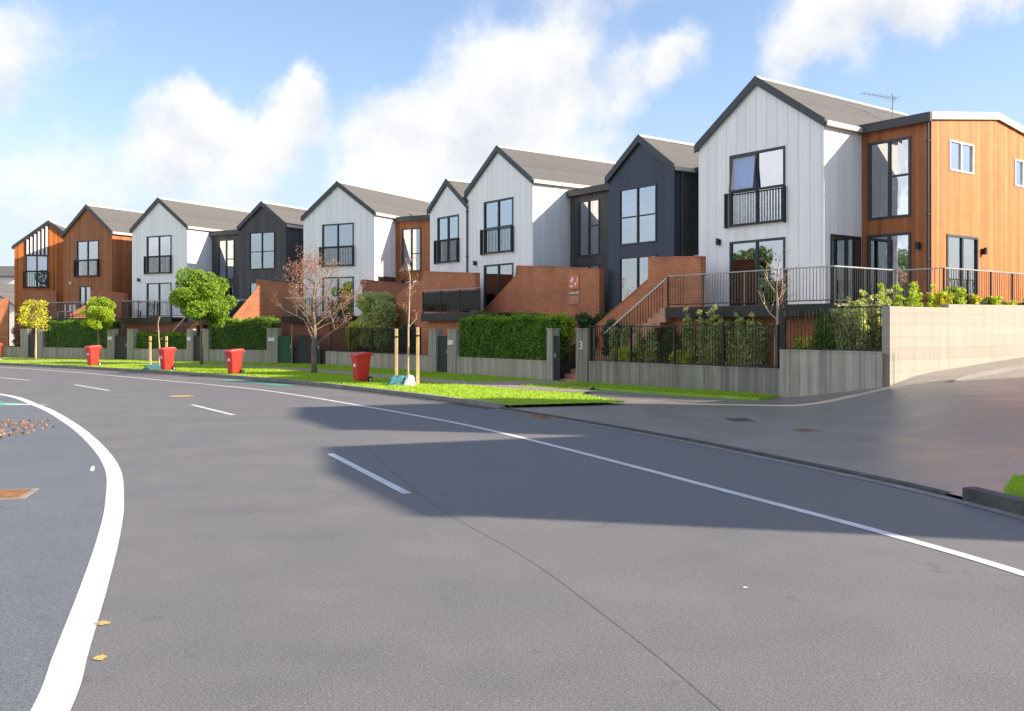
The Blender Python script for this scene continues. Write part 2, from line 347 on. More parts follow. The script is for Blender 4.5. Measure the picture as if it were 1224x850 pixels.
def mesh_np(name, verts, faces, mat, parent=None, smooth=False):
    me = bpy.data.meshes.new(name); nf = len(faces); k = faces.shape[1]
    me.vertices.add(len(verts)); me.vertices.foreach_set('co', verts.astype(np.float32).ravel())
    me.loops.add(nf*k); me.loops.foreach_set('vertex_index', faces.astype(np.int32).ravel())
    me.polygons.add(nf); me.polygons.foreach_set('loop_start', np.arange(0, nf*k, k, dtype=np.int32)); me.polygons.foreach_set('loop_total', np.full(nf, k, dtype=np.int32))
    me.update(calc_edges=True); me.materials.append(M[mat])
    o = bpy.data.objects.new(name, me); C.objects.link(o)
    if parent: o.parent = parent
    return o
def leaves(name, pts, size, mat, parent=None, seed=0, up=0.3, aspect=.55):
    r = np.random.default_rng(seed); n = len(pts); a = r.normal(size=(n, 3)); a /= np.linalg.norm(a, axis=1)[:, None]
    nr = r.normal(size=(n, 3)); nr[:, 2] += up; b = np.cross(a, nr); b /= np.linalg.norm(b, axis=1)[:, None]+1e-9
    s = size*(.6+.8*r.random(n))[:, None]
    c = np.cross(a, b)*s*.12
    v = np.stack([pts-a*s*.5, pts+b*s*aspect*.5+c, pts+a*s*.5, pts-b*s*aspect*.5+c], axis=1).reshape(-1, 3)
    f = np.arange(4*n).reshape(-1, 4)
    return mesh_np(name, v, f, mat, parent)

# ---------------------------------------------------------------- ground, roads
def sm(a, b, x): x = min(1, max(0, (x-a)/(b-a))); return x*x*(3-2*x)
def hgt(x, y):
    """the side street climbs to the right"""
    k = .55*sm(7.0, 10.2, x) + (max(0, x-9.0))*.075*(1 if x < 40 else 0) + (31*.075 if x >= 40 else 0)
    return k*sm(9, 20, y + .2*(x-6)) if y < 40 else k
def catmull(P, n=12):
    out = []; P = [Vector(p) for p in P]; Q = [2*P[0]-P[1]] + P + [2*P[-1]-P[-2]]
    for i in range(1, len(Q)-2):
        for k in range(n):
            t = k/n; a, b, c, d = Q[i-1], Q[i], Q[i+1], Q[i+2]
            out.append(.5*((2*b) + (c-a)*t + (2*a-5*b+4*c-d)*t*t + (3*b-a-3*c+d)*t**3))
    out.append(P[-1]); return out
KERB = catmull([(-75,66),(-52,61.5),(-38,56.5),(-28.5,51.7),(-21.8,46.9),(-15.4,41.6),(-10.4,36.8),(-6.6,32.4),(-3.1,27.6),(-.3,23.3),(2.6,17.8),(4.4,13.5),(5.35,10.6),(6.2,6),(6.6,0),(6.7,-12),(6.5,-40)])
LKERB = catmull([(-75,47),(-52,43.5),(-38,38.5),(-30,34.0),(-24,30),(-18.6,25.6),(-14.2,21.2),(-10.9,17.0),(-8.7,13.2),(-7.2,9.6),(-6.2,6),(-5.6,2),(-5.2,-4),(-5,-12),(-5,-40)])
def normals(L):
    out = []
    for i in range(len(L)):
        d = (L[min(i+1, len(L)-1)] - L[max(i-1, 0)]).normalized(); out.append(Vector((-d.y, d.x)))
    return out
def ribbon(name, line, o0, o1, z, mat, kind='structure', i0=0, i1=None, hf=None, th=0.0):
    line = line[i0:i1]; nn = normals(line); mb = MB(); m = len(line)
    hf = hf or (lambda x, y: 0)
    for p, q in zip(line, nn):
        for off in (o0, o1):
            w = p + q*off; mb.v.append((w.x, w.y, z+hf(w.x, w.y)))
    if th:
        for p, q in zip(line, nn):
            for off in (o0, o1):
                w = p + q*off; mb.v.append((w.x, w.y, z-th+hf(w.x, w.y)))
        b = 2*m
        for i in range(m-1):
            mb.f += [(2*i, 2*i+2, b+2*i+2, b+2*i), (2*i+1, b+2*i+1, b+2*i+3, 2*i+3)]
        mb.f += [(0, b, b+1, 1), (2*m-2, 2*m-1, b+2*m-1, b+2*m-2)]
    for i in range(m-1): mb.f.append((2*i, 2*i+1, 2*i+3, 2*i+2))
    o = mb.build(name, mat); 
    if kind: tag(o, kind=kind)
    return o
def resample(L, n):
    d = [0]
    for a, b in zip(L, L[1:]): d.append(d[-1]+(b-a).length)
    out = []; j = 0
    for k in range(n):
        s = d[-1]*k/(n-1)
        while j < len(d)-2 and d[j+1] < s: j += 1
        t = (s-d[j])/max(1e-9, d[j+1]-d[j]); out.append(L[j].lerp(L[j+1], min(1, t)))
    return out
# huge ground sheet
mb = MB(); xs = [-900,-300,-120,-80]+list(range(-60, 7, 6))+[7+.8*i for i in range(14)]+[19,22,25,28,32,36,40,60,100,300,900]; ys = [-600,-200,-60,-30,-10,0]+list(range(4, 60, 3))+[66,80,110,200,500,1500]
for y in ys:
    for x in xs: mb.v.append((x, y, -.06+hgt(x, y)))
nx = len(xs)
for j in range(len(ys)-1):
    for i in range(nx-1): mb.f.append((j*nx+i, j*nx+i+1, (j+1)*nx+i+1, (j+1)*nx+i))
plain('dry_ground', (.17, .155, .12), .95, 0, .35, .6, .4)
tag(mb.build('ground', 'dry_ground'), kind='structure')
# main road between the two kerbs
KR = resample(KERB, 160); KL = resample(LKERB, 160)
mb = MB()
for a, b in zip(KL, KR):
    for k in range(5): p = a.lerp(b, k/4); mb.v.append((p.x, p.y, 0))
for i in range(159):
    for k in range(4): mb.f.append((i*5+k, i*5+k+1, i*5+k+6, i*5+k+5))
tag(mb.build('road', 'road_asphalt'), kind='structure')
# side street apron: strips from the kerb inwards
apron0 = [p for p in KERB if -7.0 <= p.x <= 7 and 3.5 < p.y < 33]
mb = MB(); nu = 60; U = [0,.12,.3,.6,1]+[1.5+.5*i for i in range(nu-30)]+[17+1.6*i for i in range(25)]
for p in apron0:
    for u in U:
        x = p.x+.8*u; y = p.y+.6*u; mb.v.append((x, y, .034+hgt(x, y)))
nu = len(U)
for i in range(len(apron0)-1):
    for k in range(nu-1): mb.f.append((i*nu+k, i*nu+k+1, (i+1)*nu+k+1, (i+1)*nu+k))
tag(mb.build('side_street', 'side_asphalt'), kind='structure')
# kerbs
def idx(line, cond): return [i for i, p in enumerate(line) if cond(p)]
iL = idx(KERB, lambda p: p.y > 23.0); ir = idx(KERB, lambda p: p.y < 10.9); im = idx(KERB, lambda p: 11.0 <= p.y <= 23.3)
ribbon('kerb', KERB, 0.0, .15, .12, 'kerb_concrete', i1=iL[-1]+1, th=.2)
ribbon('dropped_kerb', KERB, -.03, .10, .035, 'dark_kerb', i0=im[0], i1=im[-1]+1, th=.1)
ribbon('corner_kerb', KERB, -.02, .16, .15, 'dark_kerb', i0=ir[0], th=.2)
ribbon('gutter_channel', KERB, -.20, -.035, .006, 'kerb_concrete', i0=im[0], th=0)
ribbon('gutter', KERB, -.38, -.002, .005, 'dark_kerb', i1=iL[-1]+1)
ribbon('kerb', LKERB, -.15, 0.0, .12, 'kerb_concrete', th=.2)
ribbon('gutter', LKERB, .002, .3, .005, 'kerb_concrete')
# painted lines
EDGE = catmull([(-75,62),(-52,58.3),(-38,54),(-27.8,49.2),(-20.9,43.6),(-13.6,36.2),(-9.0,31.4),(-6.0,27.4),(-2.15,21.4),(-.4,18.3),(1.17,14.9),(2.85,11.0),(3.65,9.1),(4.18,7.56),(4.6,5.5),(4.9,2),(5,-6)])
ribbon('edge_line', EDGE, -.065, .065, .005, 'road_paint')
LEFT = catmull([(-75,48.2),(-50,44),(-32,37.8),(-22.5,33),(-16.1,28.9),(-12.3,24.2),(-9.45,19.9),(-7.3,16.3),(-5.72,13.35),(-4.6,10.8),(-3.9,9.03),(-3.25,7.26),(-2.72,5.76),(-2.42,4.9),(-1.9,3),(-1.3,0)])
ribbon('lane_line', LEFT, -.10, .10, .005, 'road_paint')
# outer lane (cycle lane) lies slightly cooler in tone left of the lane line
mb = MB(); LL = resample([p for p in LEFT], 160); KK = resample([p for p in LKERB if p.y > -1], 160)
for a, b in zip(LL, KK): mb.v += [(a.x, a.y, .003), (b.x, b.y, .003)]
for i in range(159): mb.f.append((2*i, 2*i+1, 2*i+3, 2*i+2))
tag(mb.build('cycle_lane', 'lane_asphalt'), kind='structure')
def dash(p, q, w=.12, label=None):
    d = (Vector(q)-Vector(p)).normalized(); n_ = Vector((-d.y, d.x))*w/2; mb = MB()
    P = [Vector(p)+n_, Vector(p)-n_, Vector(q)-n_, Vector(q)+n_]
    mb.quad(*[(a.x, a.y, .0055) for a in P]); return tag(mb.build('centre_dash', 'road_paint'), kind='structure')
for p, q in (((-2.9,14.9),(-1.27,11.3)), ((-8.4,24.5),(-6.45,21.6)), ((-15.6,33.3),(-13.0,30.1)), ((-21.4,38.6),(-18.6,36.0)), ((-29.5,43.2),(-26.2,41.2)), ((.5,3.2),(.9,-.5))): dash(p, q)
# pavement seam down the middle of the near lane
SEAM = catmull([(-2.4,15.5),(-.95,10.8),(.1,8.2),(.62,6.6),(1.02,5.2),(1.3,3.8),(1.5,1)])
ribbon('road_seam', SEAM, -.003, .003, .0045, 'seam_tar')
def patch(name, pts, mat, z=.0056):
    mb = MB(); mb.quad(*[(x, y, z) for x, y in pts]); return tag(mb.build(name, mat), kind='structure')
def blob(name, cx, cy, rx, ry, mat, seed, n=22, z=.0056, rz=0):
    r = random.Random(seed); P = []
    for k in range(n):
        a = 2*math.pi*k/n; q = .75+.45*r.random(); x = math.cos(a)*rx*q; y = math.sin(a)*ry*q; P.append((cx+x*math.cos(rz)-y*math.sin(rz), cy+x*math.sin(rz)+y*math.cos(rz)))
    return patch(name, P, mat, z)
KG = [i for i, p in enumerate(KERB) if -11.0 < p.x < -7.0 and p.y < 40]
ribbon('green_cycle_marking', KERB, -1.15, -.42, .0055, 'green_paint', i0=KG[0], i1=KG[-1]+1)
blob('green_paint_patch', -14.0, 25.0, 1.5, .55, 'green_paint', 3, rz=-.7); blob('green_paint_patch', -12.9, 24.6, .9, .12, 'road_paint', 4, z=.0066, rz=-.25)
blob('yellow_paint_mark', -9.8, 27.6, .35, .35, 'yellow_paint', 5); blob('yellow_paint_mark', -2.78, 6.33, .05, .05, 'yellow_paint', 6); blob('yellow_paint_mark', -2.5, 5.66, .04, .05, 'yellow_paint', 8)
blob('white_paint_mark', -5.98, 13.3, .03, .3, 'road_paint', 9, z=.007, rz=.39); blob('white_paint_mark', 1.8, 7.2, .02, .02, 'road_paint', 10)
def cover(name, x, y, w, h, mat, label, rz=0, z=0.0):
    e = root(name, x, y, z, label, 'manhole cover' if name != 'drain_grate' else 'drain grate', rz=rz)
    MB().box(-w/2, w/2, -h/2, h/2, -.05, .012).build('frame', 'kerb_concrete', e); mb = MB()
    for k in range(6): mb.box(-w/2+.06, w/2-.06, -h/2+.06+k*(h-.12)/6, -h/2+.04+(k+1)*(h-.12)/6, .0, .020)
    mb.build('grating', mat, e); return e
plain('rust_iron', (.25, .12, .05), .8, .2, .4, 8, .3)
cover('drain_grate', -6.2, 11.2, .8, .7, 'rust_iron', 'rusty drain grate beside the left lane line', .25)
cover('manhole_cover', 5.65, 18.0, .5, .45, 'rust_iron', 'rusty brown manhole cover in the side street mouth', .3, .04+hgt(5.65, 18))
cover('utility_cover', 4.9, 20.1, .6, .8, 'dark_kerb', 'dark flat utility cover in the side street near the grey garden wall', .1, .028)
# dead leaves along the left kerb and in the right gutter
r = np.random.default_rng(3); n_ = 700
px = -9.2 - r.random(n_)*2.2 + (r.random(n_)-.5)*.3; py = 15.2 + r.random(n_)**1.0*5.0; keep = (px < -(py*.475+.9)+ .9*r.random(n_)); pts = np.stack([px, py, np.full(n_, .02)+r.random(n_)*.02], 1)[keep]
plain('dead_leaf', (.36, .17, .08), .85, 0, .5, 30)
tag(leaves('leaf_litter', pts, .07, 'dead_leaf', None, 3, 3), 'scattered brown dead leaves lying beside the left lane', 'leaf litter', kind='stuff')
pts = np.stack([.75+r.normal(size=260)*.25, 21.2+r.normal(size=260)*.35, np.full(260, .015)+r.random(260)*.01], 1)
tag(leaves('leaf_litter', pts, .05, 'dead_leaf', None, 5, 3), 'damp brown leaves in the gutter near the end of the grass verge', 'leaf litter', kind='stuff')

# verge: grass sheet between kerb and the garden walls, on top of the ground
vk = [p for p in resample(KERB, 300) if p.y >= 23.0 and p.x > -60]       # left -> right
wallL = [Vector(G2.P(t, 3.5)) for t in (46, 36, 29, 22, 15, 8, 1.2)] + [Vector(G1.P(t, 3.5)) for t in (27, 24, 20, 16, 12, 9, 6.5)]
wl = resample(wallL, len(vk)); mb = MB(); nn = normals(vk)
for p, q, w in zip(vk, nn, wl):
    a = p + q*.15
    for k in range(5): z = a.lerp(w, k/4); mb.v.append((z.x, z.y, .10 if k == 0 else .11))
for i in range(len(vk)-1):
    for k in range(4): mb.f.append((i*5+k, i*5+k+1, i*5+k+6, i*5+k+5))
i = len(mb.v)
tip = [(vk[-1].x+.1, vk[-1].y-.05), (2.95, 24.15), (2.4, 25.2), (1.2, 27.2), G1.P(6.5, 6.6)]
end = [tuple(vk[-1]+nn[-1]*.15)] + tip[1:] + [tuple(wl[-1])]
end = [tuple(vk[-1]+nn[-1]*.15), (2.95, 24.15), (2.0, 26.9), tuple(wl[-1])]
mb.v += [(x, y, .11) for x, y in end]; mb.f += [(i, i+1, i+2), (i, i+2, i+3)]
mb.box(end[0][0], end[0][0]+.01, end[0][1], end[0][1]+.01, 0, .1)
strip = [G1.P(6.5, 3.5), G1.P(-.95, 3.5), G1.P(-.95, 4.35), G1.P(2, 4.75), G1.P(6.5, 5.0)]
mb2 = MB().flat(strip, .0, .11)
i = len(mb.v); 
tag(mb.build('verge', 'grass_ground'), kind='structure'); tag(mb2.build('verge_strip', 'grass_ground'), kind='structure')
cg = [(5.75,10.9),(6.25,11.65),(8.5,13.1),(20,21.7),(22,15),(9,2),(6.95,2),(6.75,5),(6.2,8)]
tag(MB().flat(cg, 0, .13, hgt).build('corner_verge', 'grass_ground'), kind='structure')
# concrete footpath through the verge
PATH = [Vector(G2.P(t, 7.0)) for t in (46, 30, 20, 10, 5)] + [Vector(G1.P(t, 7.0)) for t in (24, 18, 12, 8)] + [Vector(G1.P(6.2, 6.9)), Vector((2.15, 27.9))]
PATH = catmull(PATH, 8); ribbon('footpath', PATH, -.62, .62, .116, 'footpath_concrete')
tag(MB().flat([G1.P(9.2, 3.5), G1.P(7.8, 3.5), G1.P(7.6, 6.6), G1.P(9.6, 6.6)], .1, .118).build('entry_path', 'footpath_concrete'), kind='structure')
# raised footpath along the side street below the white retaining wall
ws = Vector((9.5, 23.5)); mb = MB(); 
for k in range(40):
    u = -.6+k*.9
    for off, z in ((0, .13), (1.25, .13), (1.35, .12), (1.352, .0)):
        x = ws.x+.8*u+.6*off; y = ws.y+.6*u-.8*off; mb.v.append((x, y, z*sm(-.6, 2.0, u)+.02+hgt(x, y)))
for k in range(39):
    for j in range(3): mb.f.append((k*4+j, k*4+j+1, k*4+j+5, k*4+j+4))
tag(mb.build('side_footpath', 'side_asphalt'), kind='structure')
# grass blades as one mass
def in_poly(x, y, P):
    c = np.zeros(len(x), bool); j = len(P)-1
    for i in range(len(P)):
        xi, yi = P[i]; xj, yj = P[j]; cc = ((yi > y) != (yj > y)) & (x < (xj-xi)*(y-yi)/(yj-yi+1e-12)+xi); c ^= cc; j = i
    return c
poly = [tuple(p+q*.17) for p, q in zip(vk, nn)] + [(2.95, 24.15), (2.0, 26.9), G1.P(6.5, 5)] + [tuple(w) for w in reversed(wl)]
N = 420000; r = np.random.default_rng(5)
gx = -46 + r.random(N)*50; gy = 22.5 + r.random(N)*38
k = in_poly(gx, gy, poly) ; gx, gy = gx[k], gy[k]
pp = np.array([tuple(p) for p in resample(PATH, 90)]); dmin = np.full(len(gx), 99.)
for a in pp: dmin = np.minimum(dmin, np.hypot(gx-a[0], gy-a[1]))
k = dmin > .66; k &= ~in_poly(gx, gy, [G1.P(9.25, 3.5), G1.P(7.75, 3.5), G1.P(7.55, 6.6), G1.P(9.65, 6.6)]); gx, gy = gx[k], gy[k]; k = r.random(len(gx)) < np.clip(38/(gy), 0.5, 1); gx, gy = gx[k], gy[k]
def more(P, n, box):
    x = box[0]+r.random(n)*(box[1]-box[0]); y = box[2]+r.random(n)*(box[3]-box[2]); k = in_poly(x, y, P); return x[k], y[k]
ax, ay = more(strip, 60000, (1, 9, 25, 37)); bx_, by_ = more(cg, 25000, (5.5, 9, 9, 14))
gx = np.concatenate([gx, ax, bx_]); gy = np.concatenate([gy, ay, by_]); gz = np.where(gx > 5.6, .12, .10)+np.array([hgt(a, b) if a > 5.6 and b < 15 else 0 for a, b in zip(gx, gy)])
n_ = len(gx); an = r.random(n_)*6.283; hh = .035+.05*r.random(n_); w = .012+.012*(gy/45)
bx, by = np.cos(an)*w, np.sin(an)*w; lx, ly = (r.random(n_)-.5)*.05, (r.random(n_)-.5)*.05
v = np.stack([np.stack([gx-bx, gy-by, gz-.01], 1), np.stack([gx+bx, gy+by, gz-.01], 1), np.stack([gx+lx, gy+ly, gz+hh], 1)], 1).reshape(-1, 3)
tag(mesh_np('grass', v, np.arange(3*n_).reshape(-1, 3), 'grass_blades'), 'bright green mown grass of the roadside verge', 'grass', kind='stuff')
# ---------------------------------------------------------------- house builder
def front_fn(x0, y0): return lambda a, d, z: (x0+a, y0+d, z)        # wall facing the street (outside = -y)
def right_fn(x0, y0): return lambda a, d, z: (x0-d, y0+a, z)        # wall facing right (outside = +x)
def left_fn(x0, y0): return lambda a, d, z: (x0+d, y0+a, z)
def wall_mesh(mb, fn, prof, z0, openings, th=.2):
    """wall with real window openings. prof = [(a, ztop)...]"""
    xs = sorted(set([p[0] for p in prof] + [v for o in openings for v in o[:2]]))
    def top(a):
        for (a0, h0), (a1, h1) in zip(prof, prof[1:]):
            if a0-1e-9 <= a <= a1+1e-9: return h0+(h1-h0)*(a-a0)/(a1-a0)
        return prof[-1][1]
    for a, b in zip(xs, xs[1:]):
        ops = sorted([(o[2], o[3]) for o in openings if o[0] <= a+1e-6 and o[1] >= b-1e-6]); z = z0
        segs = []
        for o0, o1 in ops:
            if o0 > z+1e-6: segs.append(((z, z), (o0, o0)))
            z = o1
        segs.append(((z, z), (top(a), top(b))))
        for (la, lb), (ta, tb) in segs:
            for d in (0, th): mb.quad(fn(a, d, la), fn(b, d, lb), fn(b, d, tb), fn(a, d, ta))
    for a0, a1, o0, o1 in [o[:4] for o in openings]:
        mb.quad(fn(a0,0,o0), fn(a1,0,o0), fn(a1,th,o0), fn(a0,th,o0)); mb.quad(fn(a0,0,o1), fn(a1,0,o1), fn(a1,th,o1), fn(a0,th,o1))
        mb.quad(fn(a0,0,o0), fn(a0,0,o1), fn(a0,th,o1), fn(a0,th,o0)); mb.quad(fn(a1,0,o0), fn(a1,0,o1), fn(a1,th,o1), fn(a1,th,o0))
    for (a0, h0), (a1, h1) in zip(prof, prof[1:]): mb.quad(fn(a0,0,h0), fn(a1,0,h1), fn(a1,th,h1), fn(a0,th,h0))
    a0, h0 = prof[0]; a1, h1 = prof[-1]; mb.quad(fn(a0,0,z0), fn(a0,0,h0), fn(a0,th,h0), fn(a0,th,z0)); mb.quad(fn(a1,0,z0), fn(a1,0,h1), fn(a1,th,h1), fn(a1,th,z0))
def fbox(mb, fn, a0, a1, d0, d1, z0, z1):
    i = len(mb.v); mb.v += [fn(a, d, z) for z in (z0, z1) for a, d in ((a0,d0),(a1,d0),(a1,d1),(a0,d1))]
    mb.f += [tuple(i+k for k in f) for f in ((0,3,2,1),(4,5,6,7),(0,1,5,4),(1,2,6,5),(2,3,7,6),(3,0,4,7))]
def window(par, fn, a0, a1, z0, z1, vs=(.5,), hs=(), curtain='full', frame='dark_trim', name='window', rail=False, open_sash=False, seed=0, bar=.055):
    """hs: (z, fracStart, fracEnd)"""
    w = a1-a0; mb = MB(); b = bar
    fbox(mb, fn, a0-.02, a0+b, -.03, .10, z0-.02, z1+.02); fbox(mb, fn, a1-b, a1+.02, -.03, .10, z0-.02, z1+.02)
    fbox(mb, fn, a0+b, a1-b, -.028, .10, z0-.02, z0+b); fbox(mb, fn, a0+b, a1-b, -.028, .10, z1-b, z1+.02)
    xs = [a0+w*v for v in vs]
    for x in xs: fbox(mb, fn, x-b*.75, x+b*.75, -.02, .09, z0+b, z1-b)
    for z, f0, f1 in hs: fbox(mb, fn, a0+w*f0+(b if f0 == 0 else b*.75), a0+w*f1-(b if f1 == 1 else b*.75), -.015, .085, z-b*.55, z+b*.55)
    win = mb.build(name, frame, par)
    edges = [a0+b]+xs+[a1-b]
    for i, (p, q) in enumerate(zip(edges, edges[1:])):
        if open_sash and i == 0: continue
        pm = MB(); fbox(pm, fn, p, q, .03, .042, z0+b, z1-b); pm.build('pane', 'window_glass', win)
    if open_sash:   # top-hung sash pushed open over the left half, fixed pane below
        p, q = edges[0], edges[1]; zm = hs[0][0]; pm = MB(); fbox(pm, fn, p, q, .03, .042, z0+b, zm); pm.build('pane', 'window_glass', win)
        sm_ = MB(); outz = .14
        def sfn(a, d, z): return fn(a, d - outz*(z1-b-z)/(z1-b-zm), z)
        for A, B, Z0, Z1 in ((p, p+.05, zm, z1-b), (q-.05, q, zm, z1-b), (p+.05, q-.05, zm, zm+.05), (p+.05, q-.05, z1-b-.05, z1-b)): fbox(sm_, sfn, A, B, -.02, .02, Z0, Z1)
        so = sm_.build('open_sash', frame, win)
        pm = MB(); fbox(pm, sfn, p+.05, q-.05, -.005, .005, zm+.05, z1-b-.05); pm.build('pane', 'clear_glass', win)
        cm_ = MB(); wavy(cm_, fn, p, q, .09, zm-.1, z1-.02, seed); cm_.build('curtain', 'blue_curtain', win)
    cu = MB(); r = random.Random(seed)
    if curtain == 'full': wavy(cu, fn, a0+.03, a1-.03, .10, z0+.02, z1-.03, seed)
    elif curtain == 'sides':
        k = w*.3; wavy(cu, fn, a0+.03, a0+k, .16, z0+.02, z1-.03, seed); c2 = MB(); wavy(c2, fn, a1-k*r.uniform(.5, 1.1), a1-.03, .16, z0+.02, z1-.03, seed+1); c2.build('curtain', 'curtain_cloth', win)
    elif curtain == 'left': wavy(cu, fn, a0+.03, a0+w*.55, .22, z0+.02, z1-.03, seed)
    elif curtain == 'right': wavy(cu, fn, a0+w*.45, a1-.03, .22, z0+.02, z1-.03, seed)
    elif curtain == 'top': fbox(cu, fn, a0+.03, a1-.03, .2, .21, z1-.55, z1-.03)
    if cu.v: cu.build('curtain', 'curtain_cloth', win)
    bk = MB(); bk.quad(fn(a0-.4, 1.3, z0-.4), fn(a1+.4, 1.3, z0-.4), fn(a1+.4, 1.3, z1+.4), fn(a0-.4, 1.3, z1+.4)); 
    if rail:
        rm = MB(); zt = z0+1.12; fbox(rm, fn, a0-.14, a1+.05, -.16, -.12, zt-.04, zt); fbox(rm, fn, a0-.14, a1+.05, -.155, -.125, z0-.03, z0+.01)
        for x in (a0-.14, a1+.02): fbox(rm, fn, x, x+.03, -.16, .0, z0-.06, zt)
        n = int((w+.16)/.11) if rail == 'bars' else 3
        for k in range(n): x = a0-.12+(w+.14)*(k+.5)/n; fbox(rm, fn, x-.008, x+.008, -.147, -.131, z0+.01, zt-.04)
        ro = rm.build('window_rail', 'black_metal', par)
        if rail == 'glass':
            pm = MB(); fbox(pm, fn, a0-.10, a1+.01, -.144, -.134, z0+.02, zt-.05); pm.build('glass_panel', 'smoked_glass', ro)
    return win
def wavy(mb, fn, a0, a1, d, z0, z1, seed):
    r = random.Random(seed); n = max(6, int((a1-a0)/.04)); ph = r.random()*6; i = len(mb.v)
    for k in range(n+1):
        a = a0+(a1-a0)*k/n; dd = d+.022*math.sin(a*38+ph)+.014*math.sin(a*17+ph*2)
        for z in (z0, z1): mb.v.append(fn(a, dd, z))
    for k in range(n): mb.f.append((i+2*k, i+2*k+2, i+2*k+3, i+2*k+1))
def gable_house(fr, tl, o, w, eave, apex, mat, label, cat='house', ax=None, depth=9, front=(), right=(), side_mat=None, name='gabled_house', z0=0.0, group=None, extras=None, rake='dark_trim', eaveboard='pale_trim', left=(), rz=0, base=None):
    """tl: t of the left corner; facade spans local x 0..w, house runs back along +y"""
    h = fr.root(name, tl, o, base or 0.0, label, cat, group, rz); ax = ax or w/2
    fm = MB(); wall_mesh(fm, front_fn(0, 0), [(0, eave), (ax, apex), (w, eave)], z0, [q[:4] for q in front], .2); fm.build('front_wall', mat, h)
    rm = MB(); wall_mesh(rm, right_fn(w, .2), [(0, eave), (depth-.4, eave)], z0, [q[:4] for q in right], .2); rm.build('side_wall', side_mat or mat, h)
    lm = MB(); wall_mesh(lm, left_fn(0, .2), [(0, eave), (depth-.4, eave)], z0, [q[:4] for q in left], .2); lm.build('side_wall', side_mat or mat, h)
    bm_ = MB().prism([(0, z0), (w, z0), (w, eave), (ax, apex), (0, eave)], depth-.2, depth); bm_.build('back_wall', mat, h)
    im = MB(); im.box(.21, w-.21, 1.6, 1.65, z0, eave-.05); im.box(.21, w-.21, .21, 1.6, 5.15, 5.2); im.build('room', 'interior_dark', h)
    for k, q in enumerate(front):
        kw = q[4] if len(q) > 4 else {}; window(h, front_fn(0, 0), *q[:4], seed=k+int(tl*10), **kw)
    for k, q in enumerate(right):
        kw = q[4] if len(q) > 4 else {}; window(h, right_fn(w, .2), *q[:4], seed=k+50+int(tl*10), **kw)
    # roof: two thick slabs with verge overhang
    th = .16; ov = .10; e = .08
    sl = (apex-eave)/ax; sr = (apex-eave)/(w-ax)
    ro = MB(); ro.prism([(-e, eave-e*sl), (ax, apex), (w+e, eave-e*sr), (w+e, eave-e*sr+th), (ax, apex+th*1.15), (-e, eave-e*sl+th)], -ov+.03, depth+.1); roof = ro.build('roof', 'roof_shingle', h)
    bb = MB(); b = .20
    bb.prism([(-e-.03, eave-e*sl-b*.45), (ax, apex-b*.35), (w+e+.03, eave-e*sr-b*.45), (w+e+.03, eave-e*sr+th+.03), (ax, apex+th*1.15+.04), (-e-.03, eave-e*sl+th+.03)], -ov-.02, -ov+.028)
    bb.build('barge_board', rake, roof)
    rc = MB().prism([(ax-.12, apex+th*1.15-.07), (ax, apex+th*1.15+.05), (ax+.12, apex+th*1.15-.07)], -ov+.03, depth+.12); rc.build('ridge_cap', eaveboard, roof)
    gu = MB(); gu.box(w+e, w+e+.10, -ov+.03, depth, eave-e*sr-.02, eave-e*sr+.13); gu.box(-e-.10, -e, -ov+.03, depth, eave-e*sl-.02, eave-e*sl+.13); gu.build('gutter', eaveboard, roof)
    return h
def light_fitting(par, x, y, z, mat='dark_trim', nrm='front'):
    mb = MB()
    if nrm == 'front': mb.box(x-.07, x+.07, y-.05, y-.001, z-.09, z+.09); mb.tube([(x, y-.11, z-.10), (x, y-.11, z+.12)], .06, 8)
    else: mb.box(x+.001, x+.05, y-.07, y+.07, z-.09, z+.09); mb.tube([(x+.11, y, z-.10), (x+.11, y, z+.12)], .06, 8)
    return mb.build('wall_light', mat, par)
def downpipe(par, x, y, z0, z1, mat='dark_trim'):
    mb = MB().tube([(x, y, z0), (x, y, z1)], .04, 8)
    for z in (z0+1.5, z1-.6, (z0+z1)/2): mb.box(x-.055, x+.055, y-.055, y+.055, z, z+.04)
    return mb.build('downpipe', mat, par)
FW = lambda cur='full', rail='bars', top=7.9, bot=5.5: (1.43, 3.67, bot, top, dict(vs=(.5,), hs=((6.66, 0, 1),), curtain=cur, rail=rail))
FD = lambda cur='full', top=4.95: (1.43, 3.67, 2.72, top, dict(vs=(.5,), hs=(), curtain=cur, name='glass_door'))
SD = (.15, 1.75, 2.72, 4.95, dict(vs=(.55,), hs=(), curtain='full', name='glass_door'))
E, A = 8.38, 10.18
def grille(par, w, x0, x1, zt, n=8):
    pass
# --- row one (right)
h = gable_house(G1, 5.13, 0, 5.13, E, A, 'white_cladding', 'large white gabled house with an open upper sash, nearest the side street', right=(SD,),
    front=((1.43, 3.67, 5.5, 7.9, dict(vs=(.5,), hs=((6.66, 0, 1),), curtain='right', rail='bars', open_sash=True)), FD('top')))
light_fitting(h, .95, 0, 5.0); 
h = gable_house(G1, 9.8, 0, 3.5, 7.85, 9.15, 'navy_cladding', 'dark navy gabled house with a wide four pane window above the brick stair wall', side_mat='grey_cladding',
    front=((.62, 2.6, 5.25, 7.4, dict(hs=((6.3, 0, 1),), curtain='full', bar=.04)), (.62, 2.6, 2.75, 4.75, dict(curtain='top', bar=.04))))
downpipe(h, 3.58, .35, 2.5, 7.8)
MB().box(3.55, 4.62, 1.0, 1.9, 4.62, 4.74).build('door_canopy', 'white_trim', h)
MB().box(3.5, 4.66, 2.2, 2.4, 0, 7.8).build('link_wall', 'grey_cladding', h); MB().box(3.5, 4.66, .9, 8, 7.8, 7.95).build('link_roof', 'dark_trim', h)
